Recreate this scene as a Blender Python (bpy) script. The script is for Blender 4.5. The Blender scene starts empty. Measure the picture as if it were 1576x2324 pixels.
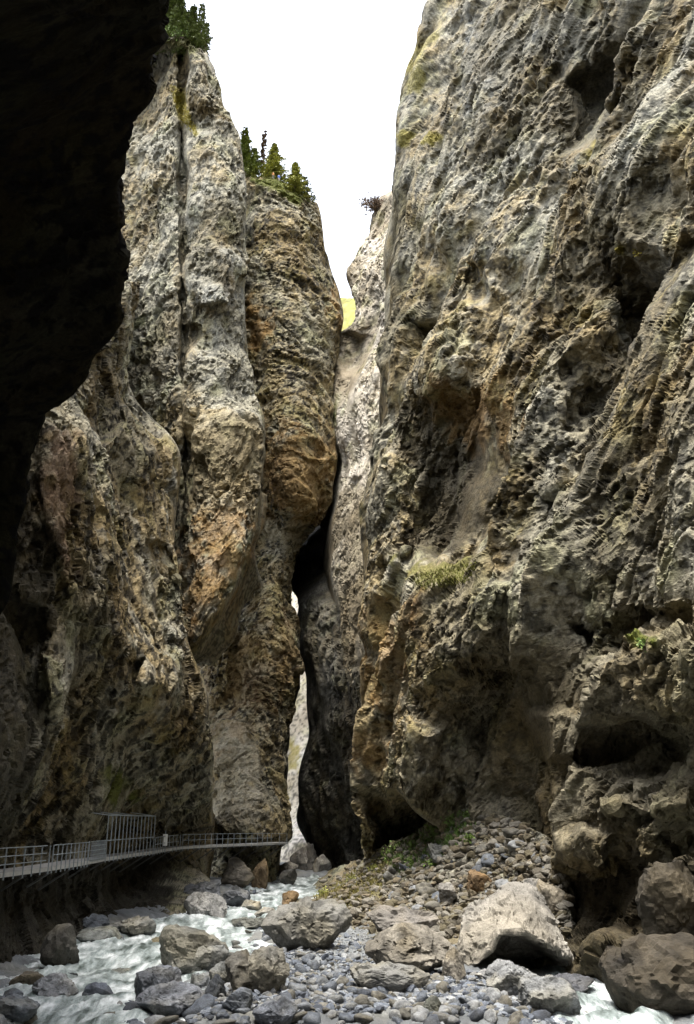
import bpy, bmesh, math, random
import numpy as np
from mathutils import Vector, Matrix

# ------------------------------------------------------------------ camera, sky, sun, exposure
SC = bpy.context.scene
COL = SC.collection
PITCH = math.radians(19.65)
EYE = 6.0                       # eye height above the near water
FD, CX, CY = 2066.0, 788.0, 1162.0   # focal length and centre on the 1576 x 2324 drawing grid

cam = bpy.data.cameras.new('camera')
cam.sensor_fit = 'VERTICAL'; cam.sensor_height = 36.0
cam.lens = 36.0 * 910 / 1024
cam.clip_start = 0.1; cam.clip_end = 5000
camo = bpy.data.objects.new('camera', cam); COL.objects.link(camo)
camo.location = (0, 0, EYE); camo.rotation_euler = (math.pi / 2 + PITCH, 0, 0)
SC.camera = camo

SUN_EL, SUN_AZ = math.radians(75), math.radians(-150)   # azimuth from +Y towards +X
W = bpy.data.worlds.new('World'); SC.world = W; W.use_nodes = True
nt = W.node_tree
sky = nt.nodes.new('ShaderNodeTexSky'); sky.sky_type = 'NISHITA'; sky.sun_disc = False
sky.sun_elevation = SUN_EL; sky.sun_rotation = SUN_AZ
sky.air_density = 1.0; sky.dust_density = 4.0; sky.ozone_density = 1.0
hs = nt.nodes.new('ShaderNodeHueSaturation'); hs.inputs['Saturation'].default_value = 0.34
nt.links.new(sky.outputs[0], hs.inputs['Color'])
bg = nt.nodes['Background']; bg.inputs[1].default_value = 0.15
nt.links.new(hs.outputs[0], bg.inputs[0])
sl = bpy.data.lights.new('sun', 'SUN'); sl.energy = 1.3; sl.angle = math.radians(22); sl.color = (1, .93, .81)
slo = bpy.data.objects.new('sun', sl); COL.objects.link(slo)
sd = Vector((math.sin(SUN_AZ) * math.cos(SUN_EL), math.cos(SUN_AZ) * math.cos(SUN_EL), math.sin(SUN_EL)))
slo.rotation_euler = sd.to_track_quat('Z', 'Y').to_euler()
slo.location = sd * 300
vs = SC.view_settings
vs.view_transform = 'Standard'; vs.look = 'None'; vs.exposure = 2.28; vs.gamma = 1; vs.use_curve_mapping = False
SC.render.engine = 'CYCLES'
SC.cycles.max_bounces = 6; SC.cycles.diffuse_bounces = 2; SC.cycles.glossy_bounces = 2
SC.cycles.transmission_bounces = 2; SC.cycles.use_denoising = True
SC.cycles.sample_clamp_indirect = 10

# ------------------------------------------------------------------ helpers
CP, SP = math.cos(PITCH), math.sin(PITCH)
def at(x, y, Y):
    u, v = (x - CX) / FD, (CY - y) / FD
    k = Y / (CP - v * SP)
    return np.array((u * k, Y, EYE + (SP + v * CP) * k))
def proj(P):
    X, Y, Z = P[..., 0], P[..., 1], P[..., 2] - EYE
    d = np.maximum(Y * CP + Z * SP, .5)
    return CX + FD * X / d, CY - FD * (Z * CP - Y * SP) / d
def wl(Y): return 0.0135 * (Y - 46.0)          # water level climbs up the gorge
def gnd(x, y, h=0.0):                          # where the sight line meets the valley floor
    u, v = (x - CX) / FD, (CY - y) / FD
    dy, dz = CP - v * SP, SP + v * CP
    a, b = -46 * .0135 + h, .0135
    Y = (EYE - a) / (b - dz / dy)
    Y = Y if 0 < Y < 220 else 220.0
    return at(x, y, Y)

U = np.uint32
from concurrent.futures import ThreadPoolExecutor
POOL = ThreadPoolExecutor(4)
def par(fn, P, *a):
    """run a per-point function on four slices of the points at once"""
    if len(P) < 20000: return fn(P, *a)
    r = list(POOL.map(lambda p: fn(p, *a), np.array_split(P, 8)))
    if isinstance(r[0], tuple): return tuple(np.concatenate(c) for c in zip(*r))
    return np.concatenate(r)
def hash3(ix, iy, iz, seed):
    h = ix * U(374761393) + iy * U(668265263) + iz * U(2246822519) + U((seed * 3266489917) & 0xffffffff)
    h ^= h >> U(15); h *= U(2246822519); h ^= h >> U(13); h *= U(3266489917); h ^= h >> U(16)
    return h
def perlin(P, seed=0): return par(perlin_, P, seed)
def perlin_(P, seed=0):
    P = P.astype(np.float32); I = np.floor(P); f = P - I; I = I.astype(np.int32).view(U)
    w = f * f * f * (f * (f * 6 - 15) + 10)
    out = None
    acc = np.zeros(len(P), np.float32)
    for dx in (0, 1):
        for dy in (0, 1):
            for dz in (0, 1):
                h = hash3(I[:, 0] + U(dx), I[:, 1] + U(dy), I[:, 2] + U(dz), seed)
                gx = ((h & U(1023)).astype(np.float32) / 511.5 - 1); gy = (((h >> U(10)) & U(1023)).astype(np.float32) / 511.5 - 1)
                gz = (((h >> U(20)) & U(1023)).astype(np.float32) / 511.5 - 1)
                wt = (w[:, 0] if dx else 1 - w[:, 0]) * (w[:, 1] if dy else 1 - w[:, 1]) * (w[:, 2] if dz else 1 - w[:, 2])
                acc += wt * (gx * (f[:, 0] - dx) + gy * (f[:, 1] - dy) + gz * (f[:, 2] - dz))
    return acc * 1.35
def fbm(P, seed=0, n=3, g=.5):
    a, s, t = 1.0, 1.0, 0
    for i in range(n):
        t = t + a * perlin(P * s + 17.3 * i, seed + i); a *= g; s *= 2.03
    return t
def facets(P, seed=0): return par(facets_, P, seed)
def facets_(P, seed=0):
    """nearest cell of a jittered lattice: (random tilted plane of that cell, F2 - F1)"""
    P = P.astype(np.float32); I0 = np.floor(P - .5); I = I0.astype(np.int32).view(U)
    f1 = np.full(len(P), 9., np.float32); f2 = f1.copy(); val = np.zeros(len(P), np.float32)
    for dx in (0, 1):
        for dy in (0, 1):
            for dz in (0, 1):
                h = hash3(I[:, 0] + U(dx), I[:, 1] + U(dy), I[:, 2] + U(dz), seed)
                r = [((h >> U(k)) & U(1023)).astype(np.float32) / 1023 - .5 for k in (0, 10, 20)]
                D = [P[:, a] - (I0[:, a] + (dx, dy, dz)[a]) - .5 - .85 * r[a] for a in range(3)]
                d = D[0] ** 2 + D[1] ** 2 + D[2] ** 2
                v = r[1] * 1.0 + 1.3 * (r[1] * D[0] + r[2] * D[1] + r[0] * D[2])
                near = d < f1
                f2 = np.where(near, f1, np.minimum(f2, d))
                val = np.where(near, v, val); f1 = np.where(near, d, f1)
    return val, np.sqrt(f2) - np.sqrt(f1)
def sstep(a, b, x):
    t = np.clip((x - a) / (b - a), 0, 1); return t * t * (3 - 2 * t)
def polydist(poly, x, y): return par(lambda q: polydist_(poly, q[:, 0], q[:, 1]), np.stack([x, y], 1))
def polydist_(poly, x, y):
    """signed distance on the drawing grid, positive inside"""
    p = np.array(poly, float); d = np.full(x.shape, 1e9); ins = np.zeros(x.shape, bool)
    for i in range(len(p)):
        a, b = p[i], p[(i + 1) % len(p)]
        e = b - a; t = np.clip(((x - a[0]) * e[0] + (y - a[1]) * e[1]) / (e @ e + 1e-9), 0, 1)
        d = np.minimum(d, np.hypot(x - a[0] - t * e[0], y - a[1] - t * e[1]))
        c = (a[1] > y) != (b[1] > y)
        ins ^= c & (x < (b[0] - a[0]) * (y - a[1]) / (b[1] - a[1] + 1e-12) + a[0])
    return np.where(ins, d, -d)

def tag(o, label=None, cat=None, group=None, kind=None):
    for k, v in (('label', label), ('category', cat), ('group', group), ('kind', kind)):
        if v: o[k] = v
    return o
def raw_mesh(name, V, F, mat, smooth=False, col=None):
    me = bpy.data.meshes.new(name)
    V = np.asarray(V, np.float32); F = np.asarray(F, np.int32)
    n, k = F.shape
    me.vertices.add(len(V)); me.vertices.foreach_set('co', V.ravel())
    me.loops.add(n * k); me.loops.foreach_set('vertex_index', F.ravel())
    me.polygons.add(n); me.polygons.foreach_set('loop_start', np.arange(0, n * k, k, dtype=np.int32))
    me.polygons.foreach_set('use_smooth', np.full(n, smooth))
    if col is not None:
        at_ = me.color_attributes.new('Col', 'FLOAT_COLOR', 'POINT')
        c4 = np.ones((len(V), 4), np.float32); c4[:, :3] = col
        at_.data.foreach_set('color', c4.ravel())
    me.update(calc_edges=True); me.validate()
    if mat: me.materials.append(mat)
    return me
def link(name, me, parent=None, loc=None):
    o = bpy.data.objects.new(name, me); COL.objects.link(o)
    if parent: o.parent = parent
    if loc is not None: o.location = loc
    return o
def empty(name, loc=(0, 0, 0)):
    o = bpy.data.objects.new(name, None); COL.objects.link(o); o.location = loc; o.empty_display_size = .3
    return o

# ------------------------------------------------------------------ materials
def newmat(name):
    m = bpy.data.materials.new(name); m.use_nodes = True
    return m, m.node_tree, m.node_tree.nodes['Principled BSDF']
def rock_mat(name, bump=.35, scales=(1.1, 4.5), rough=.88, tone=1.0, fine=.35, spec=.25):
    """colour from the stone's own vertex colours, with grain and small relief from noise"""
    m, t, b = newmat(name); N = t.nodes.new; L = t.links.new
    a = N('ShaderNodeVertexColor'); a.layer_name = 'Col'
    tc = N('ShaderNodeTexCoord')
    n1 = N('ShaderNodeTexNoise'); n1.inputs['Scale'].default_value = scales[1]; n1.inputs['Detail'].default_value = 5; n1.inputs['Roughness'].default_value = .65
    L(tc.outputs['Object'], n1.inputs['Vector'])
    mr = N('ShaderNodeMapRange'); mr.inputs['From Min'].default_value = .3; mr.inputs['From Max'].default_value = .7
    mr.inputs['To Min'].default_value = (1 - fine) * tone; mr.inputs['To Max'].default_value = (1 + fine) * tone
    L(n1.outputs['Fac'], mr.inputs['Value'])
    mx = N('ShaderNodeVectorMath'); mx.operation = 'SCALE'
    L(a.outputs['Color'], mx.inputs[0]); L(mr.outputs[0], mx.inputs['Scale'])
    L(mx.outputs[0], b.inputs['Base Color'])
    n2 = N('ShaderNodeTexNoise'); n2.inputs['Scale'].default_value = scales[0]; n2.inputs['Detail'].default_value = 6; n2.inputs['Roughness'].default_value = .7
    L(tc.outputs['Object'], n2.inputs['Vector'])
    bp = N('ShaderNodeBump'); bp.inputs['Strength'].default_value = .9; bp.inputs['Distance'].default_value = bump
    L(n2.outputs['Fac'], bp.inputs['Height']); L(bp.outputs[0], b.inputs['Normal'])
    b.inputs['Roughness'].default_value = rough; b.inputs['Specular IOR Level'].default_value = spec
    return m
M_CLIFF = rock_mat('limestone', bump=.5, tone=.62, fine=.45)
M_NEAR = rock_mat('limestone_near', bump=.15, scales=(2.6, 7), fine=.35, tone=.6)
M_BLACK = rock_mat('shade_black_limestone', bump=.15, scales=(2.6, 7), fine=.35, tone=.6, rough=1.0, spec=.02)  # dull limestone for the overhang, whose shade is painted in
M_SMOOTH = rock_mat('worn_limestone', bump=.12, scales=(.8, 3), fine=.25, tone=.8)
M_STONE = rock_mat('river_stone', bump=.09, scales=(4.5, 14), rough=.75, fine=.35, tone=.48)
M_GRAVEL = rock_mat('gravel', bump=.05, scales=(9, 14), rough=.85, fine=.3, tone=.54)
def plain(name, col, rough=.6, metal=0, var=.25, scale=6, bump=0.0):
    m, t, b = newmat(name); N = t.nodes.new; L = t.links.new
    tc = N('ShaderNodeTexCoord'); n = N('ShaderNodeTexNoise'); n.inputs['Scale'].default_value = scale; n.inputs['Detail'].default_value = 4
    L(tc.outputs['Object'], n.inputs['Vector'])
    mr = N('ShaderNodeMapRange'); mr.inputs['From Min'].default_value = .3; mr.inputs['From Max'].default_value = .7
    mr.inputs['To Min'].default_value = 1 - var; mr.inputs['To Max'].default_value = 1 + var
    L(n.outputs['Fac'], mr.inputs['Value'])
    mx = N('ShaderNodeVectorMath'); mx.operation = 'SCALE'; mx.inputs[0].default_value = col
    L(mr.outputs[0], mx.inputs['Scale']); L(mx.outputs[0], b.inputs['Base Color'])
    b.inputs['Roughness'].default_value = rough; b.inputs['Metallic'].default_value = metal
    return m

# ------------------------------------------------------------------ sheet builder for the cliffs
def tangents(C):
    m = np.zeros_like(C); d = np.diff(C, axis=0)
    m[1:-1] = .5 * (C[2:] - C[:-2]); m[0] = d[0]; m[-1] = d[-1]
    L = np.linalg.norm(d, axis=-1, keepdims=True)
    lim = np.minimum(L[1:], L[:-1]) * 1.3
    n = np.linalg.norm(m[1:-1], axis=-1, keepdims=True) + 1e-9
    m[1:-1] *= np.minimum(1, lim / n)
    return m
def spline(C, counts):
    m = tangents(C); out = []
    for i, n in enumerate(counts):
        t = np.arange(n) / n
        t = t.reshape((-1,) + (1,) * (C.ndim - 1))
        h = (2*t**3 - 3*t**2 + 1) * C[i] + (t**3 - 2*t**2 + t) * m[i] + (3*t**2 - 2*t**3) * C[i+1] + (t**3 - t**2) * m[i+1]
        out.append(h)
    out.append(C[-1][None])
    return np.concatenate(out, 0)

def aniso(P, S, k):
    """squeeze space along the bedding direction S so that noise stretches out along it"""
    S = np.array(S, float); S /= np.linalg.norm(S)
    return P - (1 - k) * (P @ S)[:, None] * S

def colour(P, x, y, spec, seed):
    g = np.array(spec.get('grey', (.34, .325, .29))); tn = np.array(spec.get('tan', (.36, .29, .19)))
    n = sstep(-.35, .35, fbm(P / 9, seed + 50, 3, .6) + spec.get('tanbias', 0))
    c = g + (tn - g) * n[:, None]
    q = P * np.array((1 / 1.6, 1 / 1.6, 1 / 9.))                    # water streaks running down the face
    st = sstep(.05, .5, fbm(q, seed + 60, 3, .6))
    c = c * (1 - spec.get('streak', .4) * st)[:, None]
    li = sstep(.12, .3, fbm(P / 2.4, seed + 63, 3, .6))             # grey lichen and fresh pale scars
    c = c + (np.array((.46, .45, .42)) - c) * (li * spec.get('pale', .35))[:, None]
    va = sstep(.0, .3, fbm(P / .8, seed + 66, 3, .65) + .35 * perlin(P / 7, seed + 68))   # dark varnish and lichen blotches
    c = c * (1 - (spec.get('varnish', .5) * 1.45) * va)[:, None]
    ol = sstep(.0, .45, fbm(P / 4, seed + 69, 2))                   # olive film of algae
    c = c * (1 - np.outer(ol * .5, (.18, .12, .4)))
    wob = fbm(P / 3.2, seed + 71, 3, .7) if spec.get('paint') else 0
    for (poly, rgb, soft, amt) in spec.get('paint', []):
        d = polydist(poly, x, y)
        m = sstep(-soft, soft, d + soft * 2.2 * wob) * amt
        c = c + (np.array(rgb) - c) * m[:, None]
    we = sstep(-.15, .4, fbm(P / 13, seed + 74, 2, .6))             # broad weathering: brown-black film on some parts of the wall
    c = c * (1 - np.outer(we * .42, (.85, .95, 1.15)))
    c = c * np.array(spec.get('cast', (.97, .96, .855)))
    return np.clip(c, .008, .8)

def sheet(name, rows, seed, mat, step=2.2, amp=1.0, S=(0, .2, 1), k=.4, feats=(), spec=None, fine=True,
          maxcell=60, big=14., wamp=1.0, smooth=False, calm=(), bigf=1.2, bigA=1.5, cmul=2.0, fold=0.):
    """rows: lists of control points (x, y, Y) on the drawing grid, ('w', X, Y, Z) in metres,
       or a row ('off', dx, dy, dz) = the previous row moved"""
    C = []
    for r in rows:
        if r[0] == 'off':
            C.append(C[-1] + np.array(r[1:], float))
        else:
            C.append(np.array([np.array(p[1:], float) if p[0] == 'w' else at(*p) for p in r]))
    C = np.array(C)                                   # (rows, cols, 3)
    px, py = proj(C)
    on = (px > -60) & (px < 1830) & (py > -60) & (py < 2390)
    def counts(axis):
        """points per control interval: as many as its on-screen length needs, few where it is out of view"""
        out = []
        for i in range(px.shape[axis] - 1):
            d = np.hypot(*(np.diff(np.take(q, [i, i + 1], axis=axis), axis=axis).ravel() for q in (px, py)))
            k_ = np.take(on, [i, i + 1], axis=axis); k_ = k_[0] & k_[1] if axis == 0 else k_[:, 0] & k_[:, 1]
            n = int(np.clip(np.percentile(d[k_], 75) / step, 5, 400)) if k_.sum() > 1 else 12
            if axis == 1 and k_.sum() > 1 and i > 0:   # a face that runs away from the viewer needs more columns
                L = np.linalg.norm(np.diff(np.take(C, [i, i + 1], axis=1), axis=1).reshape(-1, 3)[k_], axis=1)
                n = int(max(n, min(np.median(L) / .2, cmul * n)))
            out.append(min(n, 60) if axis == 1 and i == 0 else n)
        return out
    rc, cc = counts(0), counts(1)
    G = spline(C, rc)                                  # rows
    G = np.swapaxes(spline(np.swapaxes(G, 0, 1), cc), 0, 1)
    nr, nc = G.shape[:2]
    P = G.reshape(-1, 3)
    def normals(A):
        A = A.reshape(nr, nc, 3)
        N = np.cross(np.gradient(A, axis=1), np.gradient(A, axis=0))
        for ax in range(4):                              # soften, so that neighbours move alike
            N = N / (np.linalg.norm(N, axis=-1, keepdims=True) + 1e-9)
            N[1:-1] = N[1:-1] * .5 + .25 * (N[2:] + N[:-2]); N[:, 1:-1] = N[:, 1:-1] * .5 + .25 * (N[:, 2:] + N[:, :-2])
        return (N / (np.linalg.norm(N, axis=-1, keepdims=True) + 1e-9)).reshape(-1, 3)
    N = normals(P)
    tocam = np.array((0, 0, EYE)) - P
    sgn = 1.0
    cen = np.zeros((nr, nc), bool); cen[nr // 4:3 * nr // 4, nc // 4:3 * nc // 4] = True; cen = cen.ravel()
    flipf = ((N * tocam).sum(-1)[cen] > 0).mean() < .5
    if flipf: sgn = -1.0
    def fit(A, lam):
        """1 where the mesh is fine enough to carry relief of this wavelength, 0 where it is not"""
        A = A.reshape(nr, nc, 3)
        l = np.maximum(np.linalg.norm(np.gradient(A, axis=1), axis=-1), np.linalg.norm(np.gradient(A, axis=0), axis=-1))
        l[1:-1] = np.maximum(l[1:-1], np.maximum(l[2:], l[:-2])); l[:, 1:-1] = np.maximum(l[:, 1:-1], np.maximum(l[:, 2:], l[:, :-2]))
        return (1 - sstep(lam * .3, lam * .75, l)).ravel()
    x, y = proj(P)
    # first the large forms
    d = np.zeros(len(P))
    if len(feats):
        wob = fbm(P / 5, seed + 5, 2, .6)
        for f in feats:
            d += f[1] * sstep(-f[2], f[2], polydist(f[0], x, y) + f[2] * .8 * wob)
    look = -tocam / np.linalg.norm(tocam, axis=1, keepdims=True)   # hollows run back into the wall, lumps come forward
    A = np.full(len(P), float(amp))
    for poly, fac, soft in calm:                       # worn or sheltered areas keep a quieter surface
        A *= 1 - (1 - fac) * sstep(-soft, soft, polydist(poly, x, y))
    def heave(P1, N, d, w):
        """move along the face's normal, turned partly towards the open gorge where the face is seen edge-on"""
        N = N * sgn; c = -(N * look).sum(1); k_ = w * sstep(-.05, .25, c)
        D = N * (1 - k_)[:, None] - look * k_[:, None]; D /= np.linalg.norm(D, axis=1, keepdims=True) + 1e-9
        return P1 + D * (d / np.maximum((N * D).sum(1), .6))[:, None]
    def settle(P, lam, its):
        """even out cells that were pulled long, so that steep steps do not turn into stairs"""
        G2 = P.reshape(nr, nc, 3).copy()
        w = (1 - fit(P, lam)).reshape(nr, nc, 1); w[:, 1:-1] = np.maximum(w[:, 1:-1], .7 * np.maximum(w[:, 2:], w[:, :-2])); w = w[1:-1, 1:-1] * .9
        for it in range(its):
            G2[1:-1, 1:-1] += w * ((G2[2:, 1:-1] + G2[:-2, 1:-1] + G2[1:-1, 2:] + G2[1:-1, :-2]) * .25 - G2[1:-1, 1:-1])
        return G2.reshape(-1, 3)
    warp = np.stack([perlin(P / 9, seed + 90), perlin(P / 9, seed + 91), perlin(P / 9, seed + 92)], 1) * 1.6 * wamp
    Q = aniso(P + warp, S, k)
    v, e = facets(Q / (big * .55), seed + 19)
    dn = A * (bigA * fbm(P / big, seed, 2) + bigf * v * sstep(0, .35, e))
    if fold: dn += fold * (.55 - 2 * np.abs(fbm(aniso(P + warp, S, .28) / 11, seed + 77, 2, .4)))   # long folds in the wall
    P1 = settle(heave(P - look * (1.25 * d)[:, None], N, dn, .35), 1.4, 16)
    # then the beds and blocks, found again on the moved surface
    N = normals(P1); f2 = fit(P1, 2.6)
    rgh = .45 + .75 * sstep(-.25, .4, fbm(P1 / 8, seed + 44, 2))    # broken here, worn smooth there
    Q = aniso(P1 + warp, S, k)
    r = fbm(Q / 5, seed + 10, 2, .5)
    d = A * .55 * (.35 - np.abs(r) * 1.5)
    v, e = facets(Q / 2.6, seed + 20); d += A * .8 * v * (.45 + .55 * sstep(0, .2, e)) * (.5 + .5 * rgh) * f2
    cr = np.abs(fbm(aniso(P1 + .5 * warp, S, .3) / 6, seed + 35, 2, .4)); d -= A * .5 * (1 - sstep(0, .05, cr)) * fit(P1, 1.2) * sstep(0, .3, r)   # a few long open joints
    P1 = settle(heave(P1, N, d, .4), 1.4, 14)
    # then the broken stone and the pits
    N = normals(P1)
    f3, f4 = fit(P1, 1.1), fit(P1, .55)
    Q = aniso(P1 + warp, S, k * .4 + .6)
    v, e = facets(Q / .95 + 3.3, seed + 21); d = A * .42 * v * (.5 + .5 * sstep(0, .2, e)) * rgh * f3
    if fine:
        v, e = facets(Q / .44 + 7.7, seed + 22); d += A * .22 * v * rgh * f4
    pit = sstep(.16, .34, fbm(aniso(P1, S, .5) / 1.15, seed + 30, 3, .6)); d -= A * .5 * pit * rgh * f3
    P2 = settle(heave(P1, N, d, .5), 1.4, 4)
    c = colour(P2, x, y, spec or {}, seed)
    idx = np.arange(nr * nc).reshape(nr, nc)
    F = np.stack([idx[:-1, :-1], idx[:-1, 1:], idx[1:, 1:], idx[1:, :-1]], -1).reshape(-1, 4)
    if flipf: F = F[:, ::-1]
    me = raw_mesh(name, P2, F, mat, smooth, c)
    o = link(name, me); o['kind'] = 'structure'
    print('sheet', name, nr, nc, nr * nc)
    return o

OCHRE = (.36, .20, .055); MOSS = (.13, .15, .02); YELLOW = (.30, .26, .03); DARK = (.045, .04, .032); PINK = (.36, .25, .19); BLUE = (.36, .38, .42)

# ---- near overhang, left; its unseen roof over the viewer is added to block sky
E0 = [(560, -900, 7.5), (470, -400, 11), (410, -150, 15), (390, -40, 17.5), (387, 0, 18.5), (385, 50, 19.5), (371, 150, 21.5), (346, 220, 23), (316, 268, 24), (305, 380, 26.5), (281, 432, 27.5),
      (276, 500, 29), (281, 620, 31.5), (280, 690, 33), (263, 745, 34), (208, 835, 36.5), (150, 905, 38.5), (110, 955, 39.5), (85, 1035, 40.3), (70, 1120, 40.8), (45, 1250, 41.2), (10, 1380, 41.6), (-60, 1520, 42)]
rows = []
for (x, y, Y) in E0:
    e = at(x, y, Y)
    rows.append([('w', e[0] - 14, e[1] + 16, e[2] + 26), ('w', e[0] - 3, e[1] + 4, e[2] + 7), ('w', *e), (x - 130, y + 25, Y - 1.5), (x - 330, y + 60, Y - 3.5), (x - 700, y + 120, Y - 5), ('w', e[0] - 34, e[1] - 6, e[2] - 2)])
r0 = [np.array(p[1:] if p[0] == 'w' else at(*p)) for p in rows[0]]
rows = [[('w', *(p + np.array((-2, -48, 6)))) for p in r0], [('w', *(p + np.array((0, -18, 1)))) for p in r0]] + rows
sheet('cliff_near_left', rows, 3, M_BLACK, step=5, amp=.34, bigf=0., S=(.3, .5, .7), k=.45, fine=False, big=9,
      spec=dict(grey=(.022, .022, .018), tan=(.024, .021, .015), pale=.02))  # near-black rock colour carries the overhang's shade

# ---- left wall above and below the walkway
def wx(x, y, X):                               # the point of a sight line that lies X metres to the side
    u, v = (x - CX) / FD, (CY - y) / FD
    return (x, y, X * (CP - v * SP) / u)
def gp(x, y, h): return (x, y, gnd(x, y, h)[1])
rows = [
 [(-420, 640, 26), (-60, 640, 42), (90, 640, 49), (180, 640, 57), (250, 640, 66), (300, 640, 78), (320, 640, 90), (300, 640, 122)],
 [(-420, 860, 26), (-60, 860, 42), (85, 860, 48.5), (180, 860, 57), (228, 860, 62), (262, 860, 72), (285, 860, 84), (270, 860, 118)],
 [(-420, 980, 26), (-60, 980, 42), (95, 980, 47.5), (205, 980, 54), (238, 985, 63), (275, 990, 67), (398, 990, 84), (380, 990, 116)],
 [(-420, 1120, 26), (-60, 1120, 42.5), (75, 1120, 47), (190, 1120, 53), (250, 1120, 60), (300, 1120, 69), (412, 1120, 82), (390, 1120, 112)],
 [(-420, 1280, 26), (-60, 1280, 43), (90, 1280, 48), (200, 1280, 54), (265, 1280, 60), (320, 1280, 68), (402, 1280, 79), (385, 1280, 110)],
 [(-420, 1440, 26), (-60, 1440, 43), (110, 1440, 49.5), (200, 1440, 55), (270, 1440, 60), (340, 1440, 66), (418, 1440, 78), (405, 1440, 108)],
 [(-420, 1570, 26), (-60, 1570, 42.5), (90, 1570, 48.5), (200, 1570, 56), (280, 1570, 60.5), (370, 1570, 67), (476, 1570, 80), (460, 1570, 108)],
 [(-420, 1680, 26), wx(-60, 1680, -15.6), wx(100, 1680, -16.2), wx(200, 1680, -16.4), wx(290, 1680, -16.4), (390, 1680, 74), (490, 1680, 84), (475, 1680, 108)],
 [(-420, 1800, 26), wx(-60, 1800, -16.8), wx(100, 1800, -17.4), wx(200, 1800, -17.6), wx(290, 1800, -17.8), (390, 1800, 84), (482, 1800, 92), (470, 1800, 112)],
 [(-420, 1925, 29), wx(-60, 1925, -18.6), wx(90, 1920, -19.2), wx(200, 1912, -19.2), wx(290, 1905, -19.3), (390, 1898, 97), (476, 1896, 104), (470, 1896, 118)],
 [(-420, 2020, 29), wx(-90, 2000, -17.9), wx(60, 1988, -18.0), wx(180, 1972, -18.1), wx(280, 1957, -18.3), (380, 1945, 96), (476, 1935, 106), (470, 1935, 120)],
 [(-420, 2120, 28), wx(-75, 2090, -17.3), wx(60, 2062, -17.6), wx(175, 2040, -17.8), wx(275, 2020, -17.6), (385, 2005, 86), (470, 1990, 100), (470, 1995, 116)],
 [(-420, 2330, 28), wx(-60, 2225, -16.6), wx(55, 2175, -16.6), wx(168, 2126, -16.6), wx(268, 2090, -16.4), gp(385, 2072, .3), (470, 2035, 86), (470, 2040, 112)],
 ('off', 0.3, -.6, -3.0),
]
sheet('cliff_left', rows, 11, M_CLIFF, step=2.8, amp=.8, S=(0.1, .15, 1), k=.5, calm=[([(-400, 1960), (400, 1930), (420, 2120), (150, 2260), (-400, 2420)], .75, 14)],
  feats=[([(205, 800), (262, 790), (270, 960), (235, 1010), (212, 950)], -3.5, 8),
         ([(95, 960), (200, 940), (255, 1010), (262, 1230), (205, 1420), (130, 1300), (80, 1120)], 1.2, 16),
         ([(85, 1490), (140, 1500), (150, 1570), (95, 1600)], 1.6, 10),
         ([(0, 1350), (90, 1400), (75, 1620), (110, 1700), (60, 1800), (0, 1800)], -2.0, 22),
         ([(280, 880), (400, 900), (415, 960), (330, 1010), (285, 960)], -2.2, 14),
         ([(330, 1230), (385, 1240), (398, 1420), (360, 1400)], -2.0, 10),
         ([(240, 1480), (330, 1500), (300, 1620), (240, 1600)], -1.5, 14),
         ([(330, 1480), (430, 1490), (410, 1570), (320, 1550)], 1.2, 14)],
  spec=dict(grey=(.37, .345, .285), tan=(.36, .285, .17), streak=.45, pale=.5, varnish=.55,
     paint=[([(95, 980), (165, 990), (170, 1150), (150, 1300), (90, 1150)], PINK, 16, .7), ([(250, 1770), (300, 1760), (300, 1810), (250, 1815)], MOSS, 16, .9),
            ([(-100, 1000), (70, 1050), (115, 1300), (120, 1450), (70, 1540), (60, 1650), (95, 1730), (60, 1900), (-100, 1950)], (.05, .045, .034), 26, .85), ([(-300, 2000), (0, 1975), (235, 1945), (390, 1930), (380, 2110), (150, 2250), (-300, 2400)], (.026, .023, .018), 14, .92)]))  # near-black patches paint in the shade under the walkway and overhang

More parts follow.
